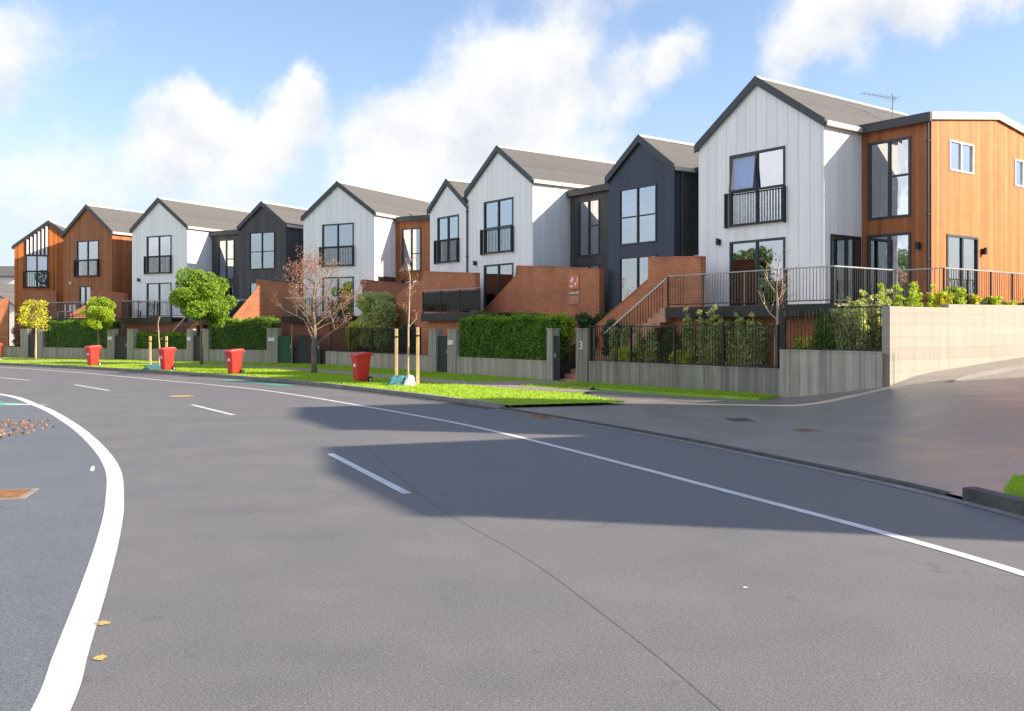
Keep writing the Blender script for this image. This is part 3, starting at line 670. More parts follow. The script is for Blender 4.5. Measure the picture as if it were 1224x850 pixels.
h = gable_house(G1, 19.75, 0, 5.1, E+.05, A, 'white_cladding', 'white gabled house left of the navy one, behind the clipped hedge', right=((.15, 1.75, 2.72, 4.75, dict(curtain='sides', name='glass_door')),),
    front=(FW('full', 'bars'), FD('sides')))
downpipe(h, .07, -.06, 2.7, 8.2); light_fitting(h, .75, 0, 5.1); light_fitting(h, 4.2, 0, 4.35)
h = gable_house(G1, 23.1, .02, 3.3, 7.95, 9.2, 'white_cladding', 'narrow white gabled house squeezed between its taller white neighbour and a rust wing',
    front=((.75, 2.65, 5.3, 7.55, dict(hs=((6.4, 0, 1),), curtain='none', rail='bars')), (.75, 2.65, 2.72, 4.6, dict(curtain='sides', name='glass_door'))))
# --- row two (left)
h = gable_house(G2, 5.13, 0, 5.13, E+.05, A+.05, 'white_cladding', 'white gabled house behind the leafless red-budded street tree', right=(SD,), front=(FW('full', 'bars', 8.0, 5.6), FD('sides')))
light_fitting(h, 4.3, 0, 4.6)
h = gable_house(G2, 10.2, 0, 3.75, 8.1, 9.45, 'grey_cladding', 'charcoal board gabled house between two white ones on the left',
    front=((.85, 2.85, 5.6, 7.8, dict(hs=((6.65, 0, 1),), curtain='sides', frame='black_metal', bar=.04)), (.85, 2.85, 2.75, 4.8, dict(curtain='none'))))
h = gable_house(G2, 19.75, 0, 5.1, E+.05, A+.1, 'white_cladding', 'white gabled house behind the round green street tree', right=((.15, 1.75, 2.72, 4.75, dict(curtain='sides', name='glass_door')),), front=(FW('right', 'bars', 8.0, 5.6), FD('left')))
light_fitting(h, .7, 0, 5.2); light_fitting(h, 4.3, 0, 4.3)
h = gable_house(G2, 26.7, 0, 5.0, E+.05, A+.1, 'rust_cladding', 'rust brown timber gabled house left of the white one', front=(FW('sides', 'bars', 8.0, 5.6), (1.7, 2.9, 2.72, 4.9, dict(curtain='left', name='glass_door'))))
light_fitting(h, .85, 0, 5.15, 'white_trim')
G3 = Frame(-31.95, 66.66, -.98, -.2)   # last house turns towards the sun
h = gable_house(G3, 3.32, 0, 4.6, 7.75, 9.5, 'rust_cladding_sunlit', 'small orange timber house with a striped gable at the far left end', ax=2.25, depth=7,
    front=((.75, 2.2, 4.95, 7.2, dict(hs=((6.1, 0, 1),), curtain='full', rail='bars')),))
for k in range(6): 
    zt = 7.75+(.92+k*.25)*(1.75/2.25)-.15
    MB().box(.82+k*.25, .93+k*.25, -.09, -.002, 7.25, zt).build('gable_batten', 'white_trim', h)
pn = MB(); pn.prism([(.7, 7.24), (2.24, 7.24), (2.24, 9.36), (.7, 8.2)], -.03, -.001); pn.build('gable_panel', 'interior_dark', h)
# --- flat topped wings set back beside the white gables
def wing(fr, t0, t1, mat, label, front, top=8.45, right=(), depth=8, side_mat=None, o=-2.04, ridge=.55, end=True):
    w = t1-t0; h = fr.root('house_wing', t1, o, 0, label, 'house wing')
    fm = MB(); wall_mesh(fm, front_fn(0, 0), [(0, top), (w, top)], 0, [q[:4] for q in front], .2); fm.build('front_wall', mat, h)
    ri = ridge; prof = [(0, top), (4.0, top+ri), (8.0, top)] if end else [(0, top), (depth-.4, top)]
    if end:
        rm = MB(); wall_mesh(rm, right_fn(w, .2), [(a, z) for a, z in ((0, top+.02), (3.9, top+ri), (7.8, top))], 0, [q[:4] for q in right], .2); rm.build('side_wall', side_mat or mat, h)
    else: MB().box(w-.2, w, .2, depth-.2, 0, top).build('side_wall', side_mat or mat, h)
    MB().box(0, .2, .2, depth-.2, 0, top).build('side_wall', mat, h); MB().box(0, w, depth-.2, depth, 0, top).build('back_wall', mat, h)
    MB().box(.21, w-.21, 1.5, 1.55, 0, top-.1).build('room', 'interior_dark', h)
    for k, q in enumerate(front): window(h, front_fn(0, 0), *q[:4], seed=k+int(t1*7), **q[4])
    for k, q in enumerate(right): window(h, right_fn(w, .2), *q[:4], seed=k+70, **q[4])
    ro = MB(); th = .12
    ro.prism([(-.12, top-.01), (4.05, top+ri), (depth+.1, top-.01), (depth+.1, top+th), (4.05, top+ri+th), (-.12, top+th)], -.02, w+.06, lambda a, d, z: (d, a, z)); roof = ro.build('roof', 'roof_shingle', h)
    MB().box(-.01, w+.08, -.22, -.125, top-.14, top+.14).build('fascia', 'dark_trim', roof)
    if end: MB().prism([(-.12, top-.08), (4.05, top+ri-.08), (depth+.1, top-.08), (depth+.1, top+th+.03), (4.05, top+ri+th+.03), (-.12, top+th+.03)], w+.062, w+.09, lambda a, d, z: (d, a, z)).build('barge_board', 'pale_trim', roof)
    return h
h = wing(G1, -2.35, 0, 'rust_cladding', 'rust timber end wing facing the side street, its sunlit side painted orange', side_mat='rust_cladding_sunlit', top=8.42,
    front=((.25, 1.67, 5.5, 7.95, dict(hs=((6.8, .5, 1),), curtain='full')), (.22, 1.67, 2.72, 4.98, dict(curtain='full', name='glass_door'))),
    right=((.85, 2.30, 6.95, 7.86, dict(curtain='full', bar=.03, frame='white_trim')), (.70, 2.6, 2.72, 4.92, dict(curtain='full', name='glass_door')), (5.1, 6.3, 6.85, 7.72, dict(curtain='full', bar=.03, frame='white_trim'))))
downpipe(h, 2.27, -.055, 2.6, 8.3); light_fitting(h, 1.95, 0, 4.55); light_fitting(h, 2.35, 3.1, 4.5, nrm='right')
wing(G1, 9.85, 14.6, 'grey_cladding', 'dark board wing right of the white house behind the hedge', top=8.05, end=False, o=-2.1,
    front=((.55, 1.95, 5.2, 7.65, dict(hs=((6.5, .5, 1),), curtain='sides')), (.55, 1.95, 2.72, 4.8, dict(curtain='full', name='glass_door'))))
wing(G2, -4.4, 0, 'rust_cladding', 'rust timber wing right of the white house behind the bare tree', top=8.3, end=False,
    front=((.45, 1.75, 5.3, 7.75, dict(hs=((6.3, .5, 1),), curtain='full')), (.45, 1.75, 2.72, 4.8, dict(curtain='full', name='glass_door'))))
wing(G2, 10.25, 14.6, 'grey_cladding', 'dark board wing left of the charcoal gabled house', top=8.2, end=False,
    front=((.55, 1.95, 5.2, 7.75, dict(hs=((6.5, .5, 1),), curtain='full')), (.55, 1.95, 2.72, 4.8, dict(curtain='none'))))
# roof aerial on the end house
e = root('tv_aerial', *G1.P(1.0, -5.5), 9.25, 'thin metal television aerial on the roof of the nearest white house', 'aerial', rz=.3)
MB().tube([(0, 0, 0), (0, 0, 1.1)], .018, 6).build('mast', 'grey_metal', e); mb = MB().tube([(-1.3, 0, 1.02), (.2, 0, .92)], .012, 5)
for k in range(9): x = -1.4+k*.19; x *= .87; z = 1.02-.10*(x+1.3)/1.5; mb.tube([(x, -.14-.02*k, z), (x, .14+.02*k, z)], .006, 4)
for s in (-1, 1): mb.tube([(.1, 0, .93), (.15, .2, .93+.18*s)], .01, 4)
mb.tube([(0, 0, .55), (-.45, 0, .35)], .01, 4); mb.build('antenna', 'grey_metal', e)
mb = MB(); e = root('roof_vent', *G2.P(-1.0, -4.4), 9.15, 'small pale vent pipe on the roof of the house behind the bare tree', 'roof vent'); MB().tube([(0,0,-.3),(0,0,.35)], .09, 10).build('pipe', 'grey_metal', e); MB().tube([(0,0,.33),(0,0,.43)], .15, 10).build('cowl', 'grey_metal', e)
# --- far buildings at the left edge
def simple_far(x, y, w, d, ev, ap, label, axis='x'):
    h = root('distant_house', x, y, 0, label, 'house'); wn = (2.0, 3.2, ev-1.7, ev-.6, dict(curtain='full', bar=.05))
    fm = MB(); prof = [(0, ev), (w, ev)] if axis == 'x' else [(0, ev), (w/2, ap), (w, ev)]
    ops = [(w-3.6, w-2.2, ev-1.6, ev-.7), (w*.35, w*.35+1.5, ev-1.6, ev-.7)]
    wall_mesh(fm, front_fn(0, 0), prof, 0, ops, .2); fm.build('front_wall', 'plaster_white', h)
    MB().box(.0, .2, .2, d, 0, ev).build('side_wall', 'plaster_white', h); MB().box(w-.2, w, .2, d, 0, ev).build('side_wall', 'plaster_white', h)
    for q in ops: window(h, front_fn(0, 0), *q, frame='grey_metal')
    MB().box(.25, w-.25, 1.5, 1.6, 0, ev-.1).build('room', 'interior_dark', h)
    if axis == 'x': MB().prism([(-.5, ev), (d/2, ap), (d+.5, ev), (d+.5, ev+.15), (d/2, ap+.2), (-.5, ev+.15)], -.4, w+.4, lambda a, dd, z: (dd, a, z)).build('roof', 'roof_shingle', h)
    else: MB().prism([(-.4, ev-.2), (w/2, ap), (w+.4, ev-.2), (w+.4, ev), (w/2, ap+.2), (-.4, ev)], -.4, d, None).build('roof', 'roof_shingle', h)
simple_far(-82, 122, 17.4, 9, 8.8, 10.3, 'pale distant house with a grey roof behind the far left end of the row')
simple_far(-56, 92, 7, 7, 4.2, 6.5, 'lower white gabled cottage at the left picture edge', 'y')

# ---------------------------------------------------------------- decks and railings
def railing(par, P, z, h=1.02, mat='black_metal', bars=True, glass=False, cap='grey_metal', gap=.11, post=1.5):
    """P: polyline in local coords at deck level; each run gets posts, one handrail, one set of balusters"""
    hr = MB(); bl = MB(); ps = []
    for a, b in zip(P, P[1:]):
        a = Vector(a); b = Vector(b); L_ = (b-a).length; hr.beam((a.x, a.y, z+h), (b.x, b.y, z+h), .055, .035); bl.beam((a.x, a.y, z+.09), (b.x, b.y, z+.09), .03, .03)
        n = max(1, round(L_/post))
        for k in range(n+1):
            if k == 0 and a != Vector(P[0]): continue
            p = a.lerp(b, k/n); ps.append(p)
        if bars:
            m = int(L_/gap)
            for k in range(1, m): p = a.lerp(b, k/m); bl.box(p.x-.007, p.x+.007, p.y-.007, p.y+.007, z+.09, z+h-.02)
        if glass:
            gm = MB(); d = (b-a).normalized(); gm.beam((a.x+d.x*.04, a.y+d.y*.04, z+.52), (b.x-d.x*.04, b.y-d.y*.04, z+.52), .012, .82); gm.build('glass_panel', glass, par)
    hr.build('handrail', cap, par); bl.build('balusters', mat, par)
    for p in ps: MB().box(p.x-.025, p.x+.025, p.y-.025, p.y+.025, z-.12, z+h-.017).build('post', mat, par)
def deck(fr, t0, t1, o, label, z=2.7, returns=(True, True), glass=False, bars=True, rl=None, gap=.11):
    d = fr.root('raised_deck', t1, o, 0, label, 'deck'); w = t1-t0
    MB().box(0, w, .0, o-.02, z-.06, z).build('platform', 'deck_timber', d); MB().box(-.02, w+.02, -.05, -.002, z-.34, z-.01).build('fascia', 'black_metal', d)
    P = rl or ([(0.02, o-.05)] if returns[0] else [])+[(.03, .03), (w-.03, .03)]+([(w-.03, o-.1)] if returns[1] else [])
    railing(d, P, z, glass=glass, bars=bars, gap=gap); return d
d9 = deck(G1, -2.26, 4.0, 2.8, 'long raised deck of the nearest white house with black bar railing', bars=True, rl=[(.03, .03), (6.23, .03), (6.23, 2.9)])
MB().box(6.26, 7.9, 3.2, 4.8, 2.64, 2.698).build('side_platform', 'deck_timber', d9)
deck(G1, 14.7, 19.3, 2.8, 'raised deck with smoked glass and dark railing above the brick base', glass='smoked_glass', bars=True, returns=(True, False), gap=.16)
deck(G1, 19.4, 24.5, 1.2, 'small hidden deck of the narrow white house', returns=(False, False), bars=True)
deck(G2, -.6, 4.2, 2.8, 'raised deck behind the bare red-budded tree', returns=(True, False))
deck(G2, 12.9, 17.3, 2.8, 'raised deck with black bars in front of the white house by the round tree', returns=(True, True))
deck(G2, 20.6, 24.8, 2.8, 'raised deck of the rust brown house with white chairs', returns=(True, True))
deck(G2, 6.5, 9.9, 1.1, 'narrow deck of the charcoal gabled house', returns=(False, False), glass='smoked_glass', bars=False)
# railing along the top of the side-street retaining wall
e = root('terrace_railing', 11.1, 27.3, 0, 'dark metal railing along the top of the pale side street wall', 'railing', rz=G1.rot)
def loc(x, y): d = Vector((x-11.1, y-27.3)); return (d.dot(G1.x), d.dot(-G1.n))
railing(e, [loc(11.1, 27.3), loc(12.05, 26.03), loc(12.05+4*.8, 26.03+4*.6), loc(12.05+8*.8, 26.03+8*.6), loc(12.05+14*.8, 26.03+14*.6)], 2.70, 1.0, gap=.13)
# white plastic chairs on the rust house deck
def chair(fr, t, o, z, label, rz, grp):
    c = fr.root('patio_chair', t, o, z, label, 'chair', grp, rz)
    MB().box(-.23, .23, -.22, .22, .42, .46).build('seat', 'white_trim', c, .01); MB().prism([(-.22, .47), (.22, .47), (.2, .9), (-.2, .9)], .2, .23).build('backrest', 'white_trim', c)
    for x in (-.2, .2):
        for y in (-.19, .19): MB().tube([(x*1.1, y*1.15, 0), (x, y, .43)], .018, 6).build('leg', 'white_trim', c)
chair(G2, 23.2, 2.0, 2.7, 'white patio chair nearer the glass door on the rust house deck', .4, None); chair(G2, 24.0, 2.1, 2.7, 'white patio chair at the far end of the rust house deck', -.5, None)
chair(G2, 16.6, 2.2, 2.7, 'white patio chair behind the black deck bars by the small yellow-green tree', .3, None)

# ---------------------------------------------------------------- brick walls and stairs
def brick_wall(fr, poly, o, label, mat='red_brick', th=.26, name='brick_wall', cap=None, rz=0):
    """poly: (t, z) points"""
    t0 = max(p[0] for p in poly); e = fr.root(name, t0, o, 0, label, 'brick wall', rz=rz)
    MB().prism([(t0-t, z) for t, z in poly], 0, th).build('masonry', mat, e)
    P = [(t0-t, z) for t, z in reversed(poly) if z > .05]; P.sort(key=lambda p: p[0]); mb = MB()
    for a, b in zip(P, P[1:]):
        if abs(a[0]-b[0]) > .05: mb.beam((a[0], th/2, a[1]+.022), (b[0], th/2, b[1]+.022), th+.03, .04)
    if mb.v: mb.build('coping', mat, e)
    return e
def stairs(fr, t0, t1, z0, z1, o0, o1, label, mat='pink_brick', rail=True):
    """rises from t1 (low) to t0 (high)"""
    e = fr.root('garden_stairs', t1, o1, 0, label, 'stairs'); n = max(3, round((z1-z0)/.17)); w = (t1-t0)
    for k in range(n):
        x = w*k/n; MB().box(x, w if k == n-1 else w*(k+1)/n, 0, o1-o0, z0-.1 if k == 0 else z0+(z1-z0)*(k)/n-.3, z0+(z1-z0)*(k+1)/n).build('step', mat, e)
    if rail:
        mb = MB().beam((0, .03, z0+1.0), (w, .03, z1+.95), .06, .05); mb.build('handrail', 'pale_trim', e); mb = MB()
        for k in range(int(w/.13)): x = .06+k*.13; z = z0+(z1-z0)*x/w; mb.box(x-.008, x+.008, .02, .04, z, z+.97)
        mb.build('balusters', 'black_metal', e)
    return e
brick_wall(G1, [(3.7, 0), (3.7, 4.38), (6.15, 4.5), (6.15, 3.72), (8.9, 2.1), (10.4, 1.2), (10.4, 0)], 1.5, 'tall red brick stair wall in front of the navy house')
stairs(G1, 4.05, 7.0, .85, 2.68, 1.55, 2.8, 'brick stairs with a pale handrail beside the navy house')
brick_wall(G1, [(9.86, 0), (9.86, 4.34), (15.2, 4.74), (15.3, 4.3), (17.9, 2.72), (17.9, 0)], .45, 'long brown brick screen wall carrying an orange sign', 'red_brick')
brick_wall(G1, [(16.9, 0), (16.9, 4.46), (21.3, 4.75), (21.45, 4.35), (22.5, 4.2), (27.6, 2.25), (30, 1.3), (30, 0)], 1.5, 'sloping brick stair wall in front of the narrow white house')
brick_wall(G1, [(14.4, 0), (14.4, 2.36), (20.4, 2.36), (20.4, 0)], 2.55, 'low brick base wall under the glass railed deck')
brick_wall(G1, [(-2.2, 0), (-2.2, 2.35), (4.3, 2.35), (4.3, 0)], 2.4, 'low brick base wall under the nearest deck', 'red_brick')
brick_wall(G2, [(.5, 0), (.5, 4.72), (-3.2, 4.35), (-3.2, 0)], .45, 'dark brick screen wall right of the white house behind the bare tree', 'brown_brick')
def skew_wall(x, y, dx, dy, L_, prof, label, mat='red_brick', ret=None):
    e = root('brick_wall', x, y, 0, label, 'brick wall', rz=math.atan2(dy, dx)); MB().prism(prof, 0, .26).build('masonry', mat, e)
    if ret: MB().box(L_, L_+.26, -.01, ret, 0, prof[-2][1]-.03).build('return_wall', 'brown_brick', e)  # return in darker brick, the shade on this side put into the colour
    return e
skew_wall(-14.7, 53.7, .93, .37, 2.4, [(-1.3, 0), (-1.3, 2.7), (0, 4.3), (0.02, 4.85), (2.4, 4.6), (2.4, 0)], 'sunlit orange brick stair wall in front of the charcoal house', ret=1.2)
skew_wall(-27.5, 60.9, .93, .37, 2.0, [(-1.2, 0), (-1.2, 3.0), (-.05, 3.7), (0, 4.52), (2.0, 4.38), (2.0, 0)], 'sunlit orange brick stair wall behind the yellow-green tree', ret=1.5)
skew_wall(-33.9, 64.6, .98, .2, 2.3, [(0, 0), (0, 4.62), (2.2, 4.62), (2.2, 0)], 'sunlit brick base wall under the striped gable house')
skew_wall(-36.0, 62.0, .97, .22, 2.6, [(-3.2, 0), (-3.2, 2.3), (2.3, 4.1), (2.3, 0)], 'sunlit sloping brick wall at the far left end')
brick_wall(G2, [(11.5, 0), (11.5, 2.36), (17.4, 2.36), (17.4, 0)], 2.5, 'brick base wall under the deck by the round tree', 'brown_brick')
brick_wall(G2, [(20.4, 0), (20.4, 2.36), (25, 2.36), (25, 0)], 2.5, 'brick base wall under the rust house deck', 'brown_brick')
brick_wall(G2, [(-1, 0), (-1, 2.36), (4.4, 2.36), (4.4, 0)], 2.5, 'brick base wall under the deck behind the bare tree', 'brown_brick')
stairs(G2, 10.6, 12.8, .85, 2.68, 1.6, 2.8, 'dark stairs up to the deck right of the round tree', 'brown_brick')
stairs(G2, 18.8, 20.5, .85, 2.68, 1.6, 2.8, 'stairs up to the rust house deck', 'brown_brick', False)
stairs(G2, 7.9, 10.4, .85, 2.68, 1.2, 2.4, 'stairs up to the charcoal house', 'brown_brick')
# sign on the long brick screen: orange square emblem, a pale line of lettering, faded plate
sg = G1.root('wall_sign', 11.35, .455, 3.0, 'orange square sign with a pale emblem on the brown brick screen', 'sign')
MB().box(-.30, .30, -.03, 0, .62, 1.18).build('orange_plate', 'sign_orange', sg); MB().box(-.30, .30, -.028, 0, 0, .33).build('faded_plate', 'sign_faded', sg)
mb = MB(); mb.prism([(-.24, .95), (-.06, 1.12), (.0, 1.0), (-.12, .86)], -.036, -.031); mb.prism([(.02, .80), (.10, .92), (.16, .72)], -.036, -.031); mb.box(.2, .25, -.036, -.031, .85, 1.1); mb.box(-.25, -.02, -.036, -.031, .70, .76)
mb.build('emblem', 'white_trim', sg); mb = MB(); r = random.Random(4)
for k in range(7): x = -.27+k*.08; mb.box(x, x+.05, -.036, -.001, .42, .47+.05*r.random()); 
mb.build('lettering', 'white_trim', sg)

# ---------------------------------------------------------------- garden walls, pillars, gates, fences
def soil(fr, t0, t1, o0, o1, z, kind='garden_bed'):
    P = [fr.P(t0, o0), fr.P(t1, o0), fr.P(t1, o1), fr.P(t0, o1)]; tag(MB().flat(P, -.05, z).build(kind, 'garden_soil'), kind='structure')
def low_wall(fr, t0, t1, label, z=.80, o=3.45, mat='board_concrete', th=.18):
    e = fr.root('concrete_wall', t1, o, 0, label, 'garden wall'); MB().box(0, t1-t0, 0, th, -.05, z-.03).build('panel', mat, e, .006)
    MB().box(-.004, t1-t0+.004, -.012, th+.012, z-.03, z+.02).build('coping', mat, e); return e
def pillar(fr, t, w, label, z=2.0, mat='board_concrete', o=3.48, plate=None):
    e = fr.root('gate_pillar', t+w/2, o, 0, label, 'gate pillar'); MB().box(0, w, 0, .35, -.05, z-.06).build('shaft', mat, e, .008); MB().box(-.015, w+.015, -.015, .365, z-.06, z).build('cap', mat, e)
    if plate == 'box': MB().box(w*.2, w*.8, -.07, -.001, 1.32, 1.52).build('letterbox', 'white_trim', e)
    return e
def gate(fr, t0, t1, label, mat='gate_black', z=1.75, o=3.4):
    e = fr.root('garden_gate', t1, o, 0, label, 'gate'); w = t1-t0
    mb = MB(); mb.box(0, .05, 0, .04, .06, z); mb.box(w-.05, w, 0, .04, .06, z); mb.box(.05, w-.05, 0, .04, z-.05, z); mb.box(.05, w-.05, 0, .04, .06, .12); mb.build('frame', mat, e)
    mb = MB(); n = int((w-.1)/.11)
    for k in range(n): x = .05+(w-.1)*k/n; mb.box(x+.006, x+(w-.1)/n-.006, .01, .03, .12, z-.05)
    mb.build('slats', mat, e); MB().box(w-.16, w-.08, -.03, -.001, .95, 1.1).build('latch', 'grey_metal', e); return e
def bar_fence(fr, t0, t1, z0, z1, label, o=3.36, gap=.115, post=2.2):
    e = fr.root('metal_fence', t1, o, 0, label, 'fence'); w = t1-t0
    MB().box(0, w, -.02, .02, z1-.035, z1).build('top_rail', 'black_metal', e); MB().box(0, w, -.018, .018, z0+.04, z0+.07).build('bottom_rail', 'black_metal', e)
    mb = MB(); n = int(w/gap)
    for k in range(1, n): x = w*k/n; mb.box(x-.007, x+.007, -.007, .007, z0+.06, z1-.02)
    mb.build('bars', 'black_metal', e); n = max(1, round(w/post))
    for k in range(n+1): x = .03+(w-.06)*k/n; MB().box(x-.03, x+.03, -.03, .03, z0-.02, z1+.02).build('post', 'black_metal', e)
    return e
soil(G1, -4.2, 7.0, -1.9, 3.3, .86); soil(G1, 9.4, 30.5, -1.9, 3.3, .8); soil(G2, -1, 9.4, -1.9, 3.3, .8); soil(G2, 10.4, 16, -1.9, 3.3, .8); soil(G2, 17.2, 24.7, -1.9, 3.3, .8); soil(G2, 25.6, 31, -1.9, 3.3, .8)
W = low_wall(G1, -.95, 7.1, 'dark stained concrete garden wall right of the entry gap', .86, mat='board_concrete_dark')
bar_fence(G1, -.85, 7.1, .86, 2.1, 'black bar fence on the dark garden wall in front of tall shrubs')
p = pillar(G1, 7.45, .62, 'dark concrete gate pillar with a white house number', 2.02, 'board_concrete_dark')
fc = bpy.data.curves.new('number', 'FONT'); fc.body = '3'; fc.size = .42; fc.extrude = .008; fc.align_x = 'CENTER'; fo = bpy.data.objects.new('house_number', fc); C.objects.link(fo)
bpy.context.view_layer.update(); me = bpy.data.meshes.new_from_object(fo.evaluated_get(bpy.context.evaluated_depsgraph_get())); bpy.data.objects.remove(fo)
fo = bpy.data.objects.new('house_number', me); C.objects.link(fo); me.materials.append(M['white_trim']); fo.parent = p; fo.location = (.31, -.012, 1.28); fo.rotation_euler = (R(90), 0, 0)
p = pillar(G1, 9.23, .32, 'slim concrete gate pillar at the right end of the clipped hedge', 2.02)
e = stairs(G1, 7.85, 9.0, 0, .01, 1.2, 3.2, 'x', rail=False); bpy.data.objects.remove(e)
for o_ in [o_ for o_ in C.objects if o_.name.startswith('step') and o_.parent is None]: bpy.data.objects.remove(o_)
e = G1.root('entry_steps', 9.06, 3.2, 0, 'pale pink brick entry steps rising between two gate pillars', 'steps')
for k in range(10): MB().box(.02, 1.26, .28*k, .28*(k+1) if k < 9 else 3.4, -.05, .17*(k+1)).build('step', 'pink_brick', e)
MB().box(0, 1.3, 2.9, 3.1, 1.7, 2.35).build('top_wall', 'pink_brick', e)
gate(G1, 8.85, 9.06, 'narrow open metal gate leaf at the pink brick steps', z=1.75)
low_wall(G1, 9.4, 15.6, 'grey concrete garden wall below the large clipped hedge', .80)
pillar(G1, 15.8, .66, 'wide concrete pillar with a white letterbox left of the clipped hedge', 1.98, plate='box')
pillar(G1, 17.35, .62, 'concrete pillar with a pale metal edge left of the dark doorway', 1.98)
gate(G1, 16.15, 17.0, 'dark slatted gate in the brick doorway left of the clipped hedge', z=1.7)
low_wall(G1, 17.67, 28.0, 'weathered grey board concrete wall behind the red bin and bare tree', .80)
bar_fence(G1, 18.5, 27.6, .82, 2.05, 'dark mesh fence on the weathered wall behind the staked sapling', gap=.09)
# group two, right to left
gate(G2, 1.0, 2.6, 'dark slatted gate behind the trunk of the bare tree', z=1.65)
gate(G2, 2.95, 3.95, 'dark green boarded gate between the post and the clipped hedge', 'gate_green', z=1.6)
e = G2.root('metal_post', 2.8, 3.6, 0, 'thin pale metal post right of the green gate', 'post'); MB().tube([(0,0,0),(0,0,2.15)], .03, 8).build('shaft', 'grey_metal', e); MB().tube([(0,0,2.15),(0,0,2.2)], .045, 8).build('cap', 'grey_metal', e)
pillar(G2, 4.35, .75, 'concrete pillar with letterbox right of the square clipped hedge', 2.05, plate='box')
low_wall(G2, 4.75, 9.2, 'grey concrete garden wall below the square clipped hedge', .80)
pillar(G2, 9.4, .5, 'concrete pillar left of the square clipped hedge', 2.0); gate(G2, 9.65, 10.35, 'dark slatted gate under the round green tree', z=1.6)
pillar(G2, 10.65, .5, 'concrete pillar with letterbox left of the round tree trunk', 2.0, plate='box')
low_wall(G2, 10.9, 15.4, 'grey concrete garden wall below the low trimmed hedge', .78)
pillar(G2, 15.7, .55, 'pale concrete pillar left of the low trimmed hedge', 2.0); gate(G2, 16.0, 17.1, 'dark slatted gate between the two middle bins', z=1.6)
pillar(G2, 17.45, .6, 'concrete pillar beside the yellow-green tree', 2.0, plate='box')
low_wall(G2, 17.8, 24.0, 'grey concrete garden wall below the long dark hedge', .78)
pillar(G2, 24.25, .5, 'concrete pillar at the left end of the long dark hedge', 2.0); gate(G2, 24.6, 25.5, 'dark slatted gate behind the small yellow tree', z=1.6)
pillar(G2, 25.9, .75, 'wide concrete pillar left of the small yellow tree', 2.0); low_wall(G2, 26.3, 34, 'grey concrete garden wall at the far left end', .78)
# retaining wall: shaded return and sunlit run along the side street
e = G1.root('retaining_wall', -.95, 3.46, 0, 'tall board marked concrete retaining wall turning the street corner', 'retaining wall')
ax_, ay_ = .0, .0; L1 = 3.35
MB().prism([(0, -.1), (L1, -.1), (L1, 1.38), (0, 1.38)], 0, .22).build('street_face', 'board_concrete', e, .008)
MB().box(-.01, L1-.22, -.012, .235, 1.38, 1.42).build('coping', 'board_concrete', e)
MB().prism([(.0, .2), (2.85, .2), (2.85, 2.57), (.0, 2.57)], L1, L1-.22, lambda a, d, z: (d, a, z)).build('sunlit_face', 'pale_concrete', e, .006)
MB().prism([(2.85, .2), (26, .2), (26, 3.6), (12, 2.75), (2.85, 2.66)], L1+.002, L1-.22, lambda a, d, z: (d, a, z)).build('sunlit_face', 'pale_concrete', e, .006)
soil(G1, -4.05, -2.3, -1.7, 3.1, 1.3); soil(G1, -3.9, -2.4, -22, -.2, 2.5)
bar_fence(G1, -4.2, -1.0, 1.40, 2.58, 'black bar fence on the corner retaining wall', o=3.34)
bar = G1.root('corner_post', -.92, 3.30, 0, 'thick black post where the dark wall meets the corner retaining wall', 'post'); MB().box(-.05,.05,-.05,.05,.8,2.66).build('shaft','black_metal',bar); MB().box(-.06,.06,-.06,.06,2.66,2.69).build('cap','black_metal',bar)

# ---------------------------------------------------------------- unseen blocks across the side street, added and shaped to shade the road
def tall_block(x, y, w, d, ev, ap, rz, label):
    h = root('shadow_block', x, y, 0, label, 'shadow caster', rz=rz); ops = []
    for lv in range(int(ev/3.1)):
        for k in range(max(1, int(w/3))): ops.append((1+k*3, 2.4+k*3, 1+lv*3.1, 2.6+lv*3.1))
    fm = MB(); wall_mesh(fm, front_fn(0, 0), [(0, ev), (w/2, ap), (w, ev)], 0, ops, .2); fm.build('front_wall', 'white_cladding', h)
    for q in ops: window(h, front_fn(0, 0), *q)
    MB().box(0, .2, .2, d, 0, ev).build('side_wall', 'rust_cladding', h); MB().box(w-.2, w, .2, d, 0, ev).build('side_wall', 'rust_cladding', h)
    MB().prism([(0, 0), (w, 0), (w, ev), (w/2, ap), (0, ev)], d, d+.2).build('back_wall', 'white_cladding', h)
    MB().prism([(-.1, ev-.02), (w/2, ap), (w+.1, ev-.02), (w+.1, ev+.15), (w/2, ap+.2), (-.1, ev+.15)], -.1, d+.3).build('roof', 'roof_shingle', h)
B1 = tall_block(19.4, 10.6, 6.0, 6, 12.1, 12.3, R(-70), 'unseen tall block shaped to shade the near road, across the side street')
B2 = tall_block(27.0, 16.3, 5.4, 4.9, 17.5, 17.7, R(-70), 'unseen taller block added to shade the road, further up the side street')
# ---------------------------------------------------------------- plants
def box_pts(n, x0, x1, y0, y1, z0, z1, seed, shell=.75, jit=.06):
    r = np.random.default_rng(seed); p = r.random((n, 3)); k = r.random(n) < shell; f = r.integers(0, 5, n)
    A = np.array([(x1-x0)*(z1-z0), (x1-x0)*(z1-z0), (y1-y0)*(z1-z0), (y1-y0)*(z1-z0), (x1-x0)*(y1-y0)]); f = r.choice(5, n, p=A/A.sum())
    for ff, (ax, v) in enumerate(((1, 0), (1, 1), (0, 0), (0, 1), (2, 1))): m = k & (f == ff); p[m, ax] = v
    q = np.stack([x0+p[:, 0]*(x1-x0), y0+p[:, 1]*(y1-y0), z0+p[:, 2]*(z1-z0)], 1); q += r.normal(size=(n, 3))*jit
    q[:, 2] += .07*np.sin(q[:, 0]*2.3+seed)*(p[:, 2] > .8) + .05*np.sin(q[:, 0]*7.1)*(p[:, 2] > .8); return q
